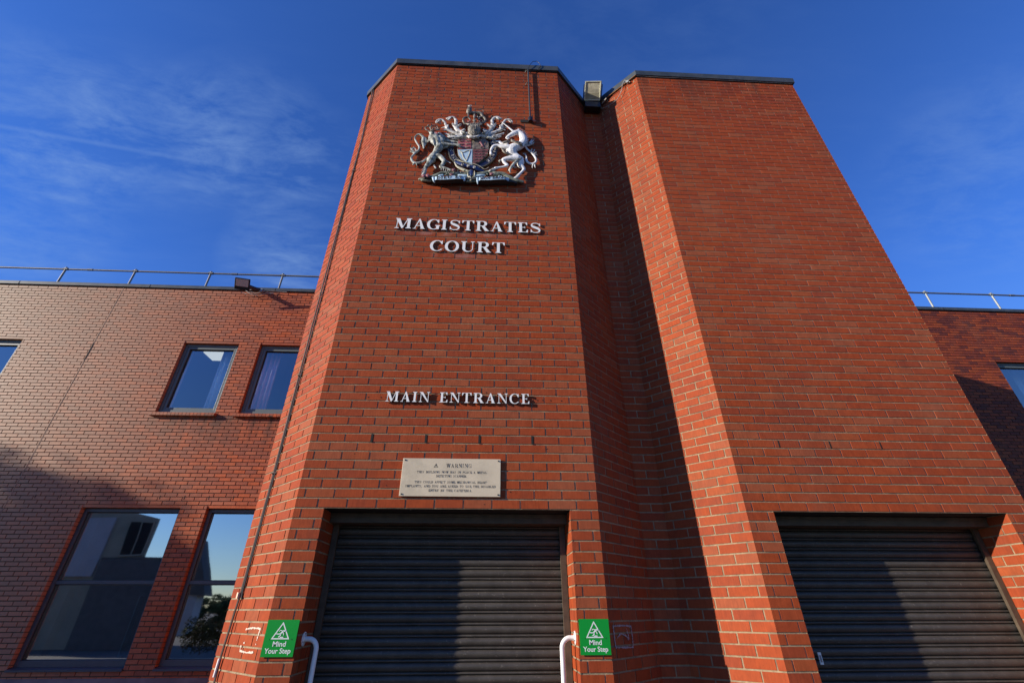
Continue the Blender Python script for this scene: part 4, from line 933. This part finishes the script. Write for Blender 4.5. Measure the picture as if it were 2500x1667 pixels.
# helm, crown, crest
helm = relief('helm', [[(1160, 420, 70, .07), (1160, 470, 112, .07), (1155, 520, 104, .075), (1150, 570, 76, .07), (1150, 605, 80, .06)]], M_helm, .07)
relief('bars', [[(1160+k*22, 385, 6, 0.168-.008*abs(k)), (1160+k*31, 450, 8, 0.185-.010*abs(k)), (1157+k*30, 520, 8, 0.179-.010*abs(k)), (1152+k*16, 580, 6, 0.151-.006*abs(k))] for k in range(-3, 4)], M_gilt, .1, .0045, parent=helm)
relief('gorget', [[(1060, 600, 26, .11), (1110, 612, 28, .13), (1160, 614, 30, .13), (1210, 606, 28, .13), (1250, 590, 24, .11)], [(1085, 625, 22, .12)], [(1215, 625, 20, .12)]], M_mant, .1, parent=helm)
cr2 = relief('crown', [[(1030, 400, 20, .10), (1090, 410, 22, .13), (1170, 405, 22, .14), (1250, 395, 22, .13), (1320, 380, 20, .10)], [(1010, 400, 20), (988, 360, 22), (994, 318, 22), (1030, 298, 22), (1075, 305, 20), (1100, 335, 18)], [(1325, 385, 20), (1342, 350, 22), (1322, 303, 22), (1280, 290, 22), (1245, 305, 20), (1230, 335, 18)], [(1165, 380, 16, .14), (1165, 320, 18, .14), (1165, 280, 22, .13), (1170, 255, 16, .12)], [(1145, 350, 16, .14), (1190, 350, 16, .14)], [(1080, 370, 16, .13)], [(1250, 365, 16, .13)], [(1110, 345, 12, .13)], [(1225, 335, 12, .13)], [(1300, 355, 16, .11)], [(1200, 300, 14, .12)], [(1240, 330, 14, .12)]], M_gilt, .10, .0055)
relief('ermine_band', [[(1060+k*24, 428-abs(k-4)*3, 15, .14)] for k in range(10)], M_mant, .1, .005, parent=cr2)
relief('red_cap', [[(1050, 372, 24, .08), (1095, 368, 26, .09)], [(1230, 360, 20, .08), (1270, 345, 22, .08)]], M_red, .08, parent=cr2)
crest = relief('crest_lion', [[(1090, 150, 42, .09), (1080, 195, 50, .085), (1110, 222, 44, .08), (1180, 224, 34, .075), (1240, 228, 38, .075), (1275, 245, 30, .075), (1295, 285, 18, .075), (1300, 305, 12, .08)], [(1075, 215, 26, .09), (1070, 260, 18, .09), (1070, 295, 16, .095)], [(1120, 235, 22, .06), (1140, 262, 16, .06), (1160, 275, 14, .06)], [(1230, 245, 22, .06), (1215, 280, 16, .06), (1225, 300, 12, .06)], [(1060, 205, 26, .08), (1045, 235, 14, .08)]], M_gilt, .08, .005)
relief('tail', [[(1275, 235, 9, .06), (1310, 215, 9, .06), (1290, 188, 8, .06), (1220, 182, 8, .06), (1160, 172, 7, .06)], [(1230, 180, 8, .06), (1300, 166, 8, .06), (1325, 170, 6, .06)]], M_gilt, .06, .0045, parent=crest)
relief('crown', [[(1065, 125, 9, .1), (1095, 120, 10, .12), (1125, 122, 9, .1)], [(1075, 112, 8, .1)], [(1097, 105, 9, .1)], [(1118, 112, 8, .1)]], M_mant, .1, .0045, parent=crest)
# mantling, both sides
MR = lambda ch, m_: [[((2*1160-c[0]) if m_ else c[0],)+tuple(c[1:]) for c in q_] for q_ in ch]
mant = [
    [(1040, 565, 44, .06), (980, 560, 52, .06), (920, 515, 44, .065), (870, 465, 36, .07), (868, 400, 34, .07), (872, 350, 30, .07), (835, 305, 28, .07), (780, 300, 26, .075), (735, 322, 22, .08), (712, 318, 8, .08)],
    [(880, 455, 30, .08), (930, 425, 26, .09), (958, 405, 10, .09)], [(860, 460, 24, .08), (825, 420, 22, .08), (812, 395, 10, .08)], [(790, 310, 20, .09), (760, 335, 16, .09), (735, 345, 8, .09)],
    [(960, 575, 44, .06), (860, 545, 34, .06), (790, 520, 30, .06), (720, 498, 26, .065), (665, 505, 14, .07)], [(800, 500, 24, .05), (740, 475, 22, .05), (690, 462, 20, .05), (645, 470, 10, .05)],
    [(730, 480, 24, .06), (712, 430, 24, .06), (690, 380, 24, .06), (650, 340, 24, .065), (600, 338, 24, .07), (560, 360, 18, .075), (548, 395, 10, .075)], [(735, 470, 20, .07), (745, 440, 16, .07), (742, 420, 8, .07)], [(610, 350, 16, .09), (570, 385, 12, .09)],
    [(1020, 600, 40, .05), (920, 605, 42, .05), (830, 600, 34, .055), (760, 580, 26, .06), (700, 560, 18, .06), (680, 545, 8, .06)], [(850, 610, 28, .07), (780, 615, 22, .07), (730, 605, 12, .07)], [(900, 630, 34, .05), (840, 645, 22, .05), (790, 640, 12, .05)],
    [(1000, 500, 30, .09), (960, 530, 26, .10), (975, 570, 14, .10)]]
relief('mantling', MR(mant, False), M_mant, .06, .006)
relief('mantling', MR(mant, True), M_mant, .06, .006)
relief('mantling_lining', MR([[(1010, 545, 22, .115), (960, 520, 16, .115)], [(940, 615, 24, .10), (860, 620, 18, .10)], [(590, 385, 12, .085), (620, 400, 20, .05)], [(850, 580, 14, .09), (760, 560, 10, .09)]], False)+MR([[(1010, 545, 22, .115), (960, 520, 16, .115)], [(940, 620, 24, .10), (860, 630, 18, .10)], [(560, 340, 12, .095), (620, 350, 14, .07)], [(790, 330, 14, .09), (750, 320, 12, .09)]], True), M_lion, .08, .006)
# shield
def epoly(pts, name, m_, y0, y1, parent=arms, bev=0):
    mb = MB(); mb.prism([(ep(*p, y0).x, ep(*p, y0).z) for p in pts], y0, y1)
    return mb.build(name, m_, parent, bevel=bev)
shp = [(900, 660), (960, 640), (1140, 636), (1330, 645), (1395, 690), (1400, 790), (1375, 890), (1300, 985), (1210, 1045), (1135, 1070), (1050, 1045), (960, 985), (905, 900), (888, 800)]
shield = epoly(shp, 'shield', M_gilt, -.046, -.015, bev=.006)
epoly([(908, 665), (965, 650), (1112, 646), (1112, 806), (900, 812)], 'quarter', M_red, -.0495, -.0465, shield)
epoly([(1156, 650), (1330, 652), (1385, 695), (1388, 800), (1148, 808)], 'quarter', M_gold, -.0495, -.0465, shield)
epoly([(900, 824), (1130, 816), (1126, 1058), (1050, 1030), (968, 975), (912, 900)], 'quarter', M_lblue, -.0495, -.0465, shield)
epoly([(1146, 818), (1388, 812), (1366, 885), (1292, 975), (1205, 1032), (1142, 1056)], 'quarter', M_dred, -.0495, -.0465, shield)
def lioncel(x, y, s=1): return [[(x-34*s, y+2, 11*s), (x, y, 13*s), (x+30*s, y-2, 11*s)], [(x-46*s, y-8, 11*s)], [(x+34*s, y-6, 5*s), (x+44*s, y-22, 5*s), (x+20*s, y-24, 4*s)], [(x-28*s, y+6, 6*s), (x-36*s, y+24, 5*s)], [(x+20*s, y+6, 6*s), (x+26*s, y+24, 5*s)], [(x-4*s, y+8, 5*s), (x-6*s, y+24, 5*s)]]
ll = []
for x, y in ((965, 680), (1065, 676), (965, 730), (1065, 726), (960, 782), (1060, 780)): ll += lioncel(x, y, .85)
relief('gold_lions', ll, M_gilt, .082, .0042, parent=shield, smooth_it=1)
ll = []
for r_ in range(5):
    for k in range(4-(r_ > 2)-(r_ > 3)): ll += lioncel(1185+k*56, 842+r_*44, .6)
relief('gold_lions', ll, M_gilt, .082, .0042, parent=shield, smooth_it=1)
relief('red_lion', [[(1250, 680, 15), (1265, 705, 18), (1285, 735, 16), (1300, 765, 14)], [(1265, 700, 10), (1225, 690, 7)], [(1275, 715, 10), (1228, 725, 7)], [(1295, 760, 10), (1260, 785, 7)], [(1300, 770, 10), (1325, 790, 7)], [(1310, 755, 7), (1340, 720, 6), (1325, 680, 7)]], M_rose, .082, .0045, parent=shield, smooth_it=1)
relief('tressure', [[(1180, 665, 6), (1360, 670, 6), (1368, 785, 6), (1178, 795, 6), (1180, 665, 6)]], M_gilt, .078, .0045, parent=shield, smooth_it=1)
relief('harp', [[(945, 845, 9), (985, 862, 10), (1040, 838, 10), (1098, 832, 9)], [(1098, 832, 9), (1085, 880, 9), (1060, 940, 9), (1035, 1000, 9)], [(945, 845, 10), (975, 890, 10), (990, 940, 10), (1035, 1000, 10)], [(935, 840, 14)]], M_cream2, .080, .0045, parent=shield, smooth_it=1)
# garter
gcx, gcy, grx, gry = 1137, 810, 348, 268
def gp_(a, k=0): return (gcx+(grx+k)*math.cos(math.radians(a)), gcy+(gry+k*.82)*math.sin(math.radians(a)))
def band(k0, k1, ya, yb, m_, name, a0=-30, a1=210, n=70, parent=arms):
    mb = MB(); pr = None
    for i in range(n+1):
        a = a0+(a1-a0)*i/n; p0_, p1_ = ep(*gp_(a, k0), ya), ep(*gp_(a, k1), ya)
        row = [mb.V((p0_.x, ya, p0_.z)), mb.V((p1_.x, ya, p1_.z)), mb.V((p1_.x, yb, p1_.z)), mb.V((p0_.x, yb, p0_.z))]
        if pr:
            for j in range(4): mb.f.append([pr[j], pr[(j+1) % 4], row[(j+1) % 4], row[j]]); mb.mi.append(0)
        pr = row
    return mb.build(name, m_, parent)
gar = band(-34, 34, -.034, -.014, M_blue, 'garter')
band(34, 50, -.040, -.012, M_mant, 'garter_edge', parent=gar); band(-46, -34, -.039, -.014, M_mant, 'garter_edge', parent=gar)
mb = MB()
def gtext(s, a0, a1):
    n = len(s)
    for i, c_ in enumerate(s):
        if c_ == ' ': continue
        a = a0+(a1-a0)*(i+.5)/n; w_ = glyph(c_)[0]; hh = 40; ww = abs(a1-a0)/n*math.pi/180*310*.8
        x0_, y0_ = gp_(a, 0); t_ = math.radians(a); ox, oy = math.cos(t_), math.sin(t_)*.9; tx, ty = -math.sin(t_)*1.0, math.cos(t_)*.85
        f = lambda u, v: (lambda q_: (q_.x, q_.z))(ep(x0_+ox*(v-.5)*hh+tx*(u/w_-.5)*ww, y0_+oy*(v-.5)*hh+ty*(u/w_-.5)*ww, -.0365))
        put_glyph(mb, c_, f, -.0365, -.0335, weight=.8)
gtext('HONI SOIT', 128, 205); gtext('QUI MAL', 215, 325); gtext('Y PENSE', -30, 50)
mb.build('garter_motto', [M_mant, M_mant], gar)
strap = relief('strap', [[(870, 1010, 30, .06), (960, 1045, 34, .075), (1060, 1075, 36, .085), (1160, 1098, 36, .09), (1240, 1130, 34, .08), (1310, 1160, 26, .065)]], M_blue, .07, .0055, .55, parent=gar)
relief('strap_edge', [[(850, 1020, 12, .07), (890, 1085, 18, .08), (980, 1130, 26, .085), (1070, 1160, 24, .09), (1130, 1160, 12, .09)], [(850, 985, 14, .08), (900, 985, 12, .08), (1000, 1020, 9, .1), (1120, 1035, 9, .105), (1240, 1075, 9, .10), (1330, 1130, 9, .08), (1390, 1100, 8, .06)]], M_cream2, .08, .005, .7, parent=gar)
for x, y in ((975, 1050), (1065, 1072), (1162, 1094)):
    mb = MB(); q_ = ep(x, y, -.080)
    for k in range(12):
        a, b_ = 2*math.pi*k/12, 2*math.pi*(k+1)/12
        mb.prism([(q_.x+r_*math.cos(t), q_.z+r_*math.sin(t)) for r_, t in ((.016, a), (.016, b_), (.008, b_), (.008, a))], -.0815, -.066)
    mb.build('eyelet', M_mant, strap)
buck = relief('buckle', [[(1065, 1160, 12), (1062, 1230, 12), (1085, 1275, 12), (1110, 1305, 12), (1140, 1265, 12), (1168, 1225, 12), (1165, 1160, 10)], [(1095, 1250, 20), (1110, 1285, 16)]], M_cream2, .105, .005, parent=gar)
relief('strap_end', [[(1112, 1150, 34, .085), (1112, 1190, 34, .09), (1112, 1225, 22, .09)]], M_blue, .09, .0055, .6, parent=buck)
# base with roses and motto scrolls
base = relief('compartment', [[(290, 1285, 26, .05), (420, 1270, 40, .06), (560, 1225, 44, .07), (640, 1190, 42, .07), (720, 1185, 42, .07), (820, 1200, 46, .07), (940, 1195, 46, .06), (1060, 1210, 50, .06), (1180, 1215, 50, .06), (1300, 1195, 46, .06), (1400, 1170, 40, .06), (1500, 1195, 50, .07), (1620, 1200, 44, .07), (1700, 1240, 44, .07), (1800, 1290, 42, .06), (1930, 1325, 30, .05)],
    [(340, 1295, 34, .05), (520, 1300, 36, .05), (760, 1300, 36, .05), (1000, 1305, 36, .05), (1200, 1305, 36, .05), (1500, 1305, 36, .05), (1750, 1310, 34, .05), (1920, 1325, 28, .05)], [(1060, 1315, 30, .08), (1120, 1320, 26, .08), (1180, 1318, 24, .08)]], M_moss, .06, .007)
zb = at(1170, 240+1380*.15306, 0).z; bl = MB()
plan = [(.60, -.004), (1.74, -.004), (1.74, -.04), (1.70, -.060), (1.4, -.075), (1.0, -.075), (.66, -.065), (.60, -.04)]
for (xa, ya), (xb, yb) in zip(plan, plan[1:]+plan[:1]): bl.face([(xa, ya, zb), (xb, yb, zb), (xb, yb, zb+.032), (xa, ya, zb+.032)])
bl.face([(x, y, zb) for x, y in plan]); bl.face([(x, y, zb+.032) for x, y in plan]); bl.build('base_slab', M_shade_soot, base)
for x, y in ((800, 1215), (835, 1140), (1440, 1205), (355, 1235), (420, 1230)):
    rr = [[(x+22*math.cos(k*2*math.pi/5), y+17*math.sin(k*2*math.pi/5), 17, .115)] for k in range(5)]+[[(x, y, 12, .13)]]
    relief('rose', rr, M_rose, .11, .0055, parent=base)
relief('thistle_leaves', [[(x, y, 14, .10), (x+dx, y+dy, 6, .11)] for x, y, dx, dy in [(700+i*30, 1225-(i % 3)*20, 18*(-1)**i, -20) for i in range(6)]+[(1340+i*36, 1235-(i % 3)*22, 16*(-1)**i, -18) for i in range(7)]+[(900+i*50, 1150+(i % 2)*30, 20, -14) for i in range(5)]], M_moss, .1, .0055, parent=base)
def scroll(x0, x1, y0, y1, s):
    mb = MB(); n = 24; pr = None
    for i in range(n+1):
        u = i/n; x = x0+(x1-x0)*u; off = -.084-.010*math.sin(u*math.pi); curl = .03*max(0, u-.9)*10+.03*max(0, .1-u)*10
        top = ep(x, y0+6*math.sin(u*6), off); bot_ = ep(x, y1+6*math.sin(u*6), off)
        row = [mb.V((top.x, off+curl, top.z)), mb.V((bot_.x, off+curl-.004, bot_.z)), mb.V((bot_.x, off+curl+.05, bot_.z-.008)), mb.V((top.x, off+curl+.03, top.z))]
        if pr:
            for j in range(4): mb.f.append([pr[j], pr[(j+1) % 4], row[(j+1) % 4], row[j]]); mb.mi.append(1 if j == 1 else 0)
        pr = row
    sc_ = mb.build('motto_scroll', [M_lblue, M_shade_soot], base, smooth=40)
    mb = MB(); ws = [glyph(c)[0] if c != ' ' else .6 for c in s]; tot = sum(ws)+.14*len(s); a0 = x0+(x1-x0)*.1; wd = (x1-x0)*.82; x = 0
    for c, w_ in zip(s, ws):
        if c != ' ':
            u0 = (a0+(x+w_/2)/tot*wd-x0)/(x1-x0); yo = 6*math.sin(u0*6); yfr = -.084-.010*math.sin(u0*math.pi)-.005
            f = lambda u, v, x=x: (lambda q_: (q_.x, q_.z))(ep(a0+(x+u)/tot*wd, y1-8+yo-(y1-y0-14)*v, -.09))
            put_glyph(mb, c, f, yfr, yfr+.006, weight=.95)
        else: mb.build('motto_word', [M_engr, M_engr], sc_); mb = MB()
        x += w_+.14
    mb.build('motto_word', [M_engr, M_engr], sc_)
scroll(505, 1022, 1240, 1296, 'DIEU ET'); scroll(1204, 1716, 1252, 1304, 'MON DROIT')
relief('ribbon_curl', [[(505, 1262, 22, .11), (515, 1300, 20, .11), (530, 1340, 12, .09)], [(1010, 1270, 22, .115), (1000, 1310, 16, .11)], [(1212, 1270, 22, .11), (1215, 1320, 18, .11), (1218, 1372, 8, .10)], [(1700, 1280, 26, .10), (1690, 1300, 24, .10)], [(610, 1230, 22, .10), (660, 1222, 20, .10)], [(1555, 1250, 20, .10), (1600, 1248, 18, .10)], [(920, 1225, 26, .08), (1000, 1232, 30, .085), (1060, 1240, 24, .08)], [(1180, 1240, 24, .08), (1250, 1228, 30, .085), (1320, 1225, 22, .08)]], M_lblue, .1, .006, parent=base)
mb = MB()
for x, z in ((.8, 4.1), (1.2, 4.6), (1.6, 4.1), (1.2, 3.75)): mb.tube([(x, 0, z), (x, -.035, z)], .012, 8)
mb.build('wall_fixing', M_dark, arms)

# ------------------------------------------------------------------ ground and what stands across the street (seen mirrored in the lower windows)
mb = MB(); mb.face([(-900, -900, BOT-.012), (900, -900, BOT-.012), (900, 900, BOT-.012), (-900, 900, BOT-.012)]); o = mb.build('ground', M_asph); o['kind'] = 'structure'
mb = MB(); mb.box(-16, 21, -2.2, YW-.05, BOT-.2, BOT-.006)
o = mb.build('paved_forecourt', M_slab); o['kind'] = 'structure'
def leaves(mb, c, rad, n, size, r_, mi=0, power=.45):
    for _ in range(n):
        d = Vector((r_.gauss(0, 1), r_.gauss(0, 1), r_.gauss(0, 1))).normalized(); k = r_.random()**power
        nz = noise.noise(d*1.8+Vector((c[0], c[1], 0)))*.35+1
        p = Vector((c[0]+d.x*rad[0]*k*nz, c[1]+d.y*rad[1]*k*nz, c[2]+d.z*rad[2]*k*nz)); a = Vector((r_.gauss(0, 1), r_.gauss(0, 1), r_.gauss(0, 1))).normalized(); b = a.cross(d); b = b.normalized() if b.length > .01 else Vector((1, 0, 0))
        s_ = size*r_.uniform(.6, 1.3)
        mb.face([tuple(p-a*s_), tuple(p+b*s_*.5), tuple(p+a*s_), tuple(p-b*s_*.5)], mi)
def tree(x, y, h, rad, lab, seed, n=5200, size=.13, clumps=9, crown_lo=.35):
    r_ = random.Random(seed); t = thing('tree', lab, 'tree', (x, y, -G), 'trees around the forecourt')
    tb = MB(); tb.tube([(x, y, -G), (x+.1, y, -G+h*.25), (x, y+.1, -G+h*.55), (x+.05, y, -G+h*.85)], [.24, .18, .12, .04], 9)
    for k in range(9):
        a = r_.uniform(0, 6.28); z0 = -G+h*r_.uniform(.25, .6); l = rad*r_.uniform(.5, .9)
        tb.tube([(x, y, z0), (x+math.cos(a)*l*.5, y+math.sin(a)*l*.5, z0+l*.35), (x+math.cos(a)*l, y+math.sin(a)*l, z0+l*.8)], [.08, .05, .02], 6)
    tb.build('trunk', M_bark, t, smooth=60)
    mb = MB()
    for k in range(clumps):
        a = r_.uniform(0, 6.28); q_ = rad*.55*math.sqrt(r_.random()); zc2 = -G+h*(crown_lo+(.92-crown_lo)*r_.random()); k2 = 1-abs((zc2+G)/h-.6)
        leaves(mb, (x+math.cos(a)*q_*k2, y+math.sin(a)*q_*k2, zc2), (rad*.55*k2, rad*.55*k2, h*.13), n//clumps, size, r_)
    for k in range(clumps):                                     # loose sprays round the rim
        a = r_.uniform(0, 6.28); zc2 = -G+h*r_.uniform(.72, 1.03); q_ = rad*r_.uniform(.55, 1.0)*(1.25-(zc2+G)/h*.6)
        leaves(mb, (x+math.cos(a)*q_, y+math.sin(a)*q_, zc2), (rad*.32, rad*.32, h*.05), n//clumps//9, size, r_)
    mb.build('crown', M_leaf, t)
# shade tree standing left of the wing
tree(-33.4, -2.1, 11.9, 2.4, 'tall leafy tree beyond the forecourt whose shadow reaches highest on the left wing', 5, 13000, .18, 18, .48)
tree(-29.6, -2.0, 10.8, 1.9, 'middle leafy tree beyond the forecourt shading the lower windows', 8, 11000, .18, 15, .46)
tree(-26.0, -1.9, 9.6, 1.5, 'slim leafy tree beyond the forecourt, nearest to the left wing windows', 15, 8000, .17, 12, .44)
for k, (x, h_, lb) in enumerate(((-42.5, 3.9, 'tallest dark bushy tree of the far row, beside the gabled house'), (-38.6, 3.3, 'low dark bushy tree, second from the gabled house in the far row'), (-35.0, 3.55, 'round dark bushy tree in the middle of the far row'), (-31.6, 3.35, 'low spreading bushy tree, fourth in the far row'), (-28.0, 3.6, 'dark bushy tree at the far row end away from the house'))):
    tree(x, -60+k % 2, h_, 2.6, lb, 21+k, 3000, .2, 9, .2)
hd = MB(); r4 = random.Random(4)
for k in range(16): leaves(hd, (-10.75+k*.42, -8+r4.uniform(-.1, .1), -1.45), (.42, .5, .68), 1500, .04, r4, power=.3)
hd2 = hd.build('hedge', M_hedge); tag(hd2, 'clipped sunlit hedge across the forecourt, mirrored in the lower window', 'hedge')
hs = thing('house', 'rendered house with dark window across the street, mirrored in the lower left window', 'house', (-21, -17, -G))
mb = MB(); hp = [(-30, -14), (-17.72, -14), (-24.5, -20), (-30, -20)]
def htop(x): return 3.96+max(0, -17.72-x)*.215
for (xa, ya), (xb, yb) in zip(hp, hp[1:]+hp[:1]): mb.face([(xa, ya, BOT), (xb, yb, BOT), (xb, yb, htop(xb)), (xa, ya, htop(xa))])
mb.face([(x, y, htop(x)) for x, y in hp]); mb.build('wall', M_render, hs)
mb = MB(); mb.box(-19.2, -17.98, -13.98, -13.94, 2.12, 3.74, 0); mb.build('window', M_dark, hs)
mb = MB()
for q in ((-19.28, -19.2, 2.05, 3.82), (-17.98, -17.92, 2.05, 3.82), (-19.2, -17.98, 3.74, 3.82), (-19.2, -17.98, 2.03, 2.12), (-18.62, -18.56, 2.12, 3.74)): mb.box(q[0], q[1], -13.99, -13.92, q[2], q[3])
mb.build('window_frame', M_render, hs)
mb = MB(); mb.box(-22.6, -20.1, -13.98, -13.9, 1.0, 4.0); mb.build('panel', M_render2, hs)
mb = MB(); mb.box(-19.6, -16.2, -13.9, -13.4, BOT, 1.92); mb.build('porch_wall', M_slate, hs)
h2 = thing('house', 'pale gabled house far across the street with a steep dark roof', 'house', (-24, -30, -G))
mb = MB(); mb.box(-26, -22.9, -31.1, -30, BOT, .9); mb.build('wall', M_render2, h2)
mb = MB(); mb.prism([(-26.2, .9), (-22.2, .4), (-23.0, 2.4), (-24.2, 4.9), (-25.3, 2.8)], -29.8, -31.2); mb.build('roof', M_slate, h2)
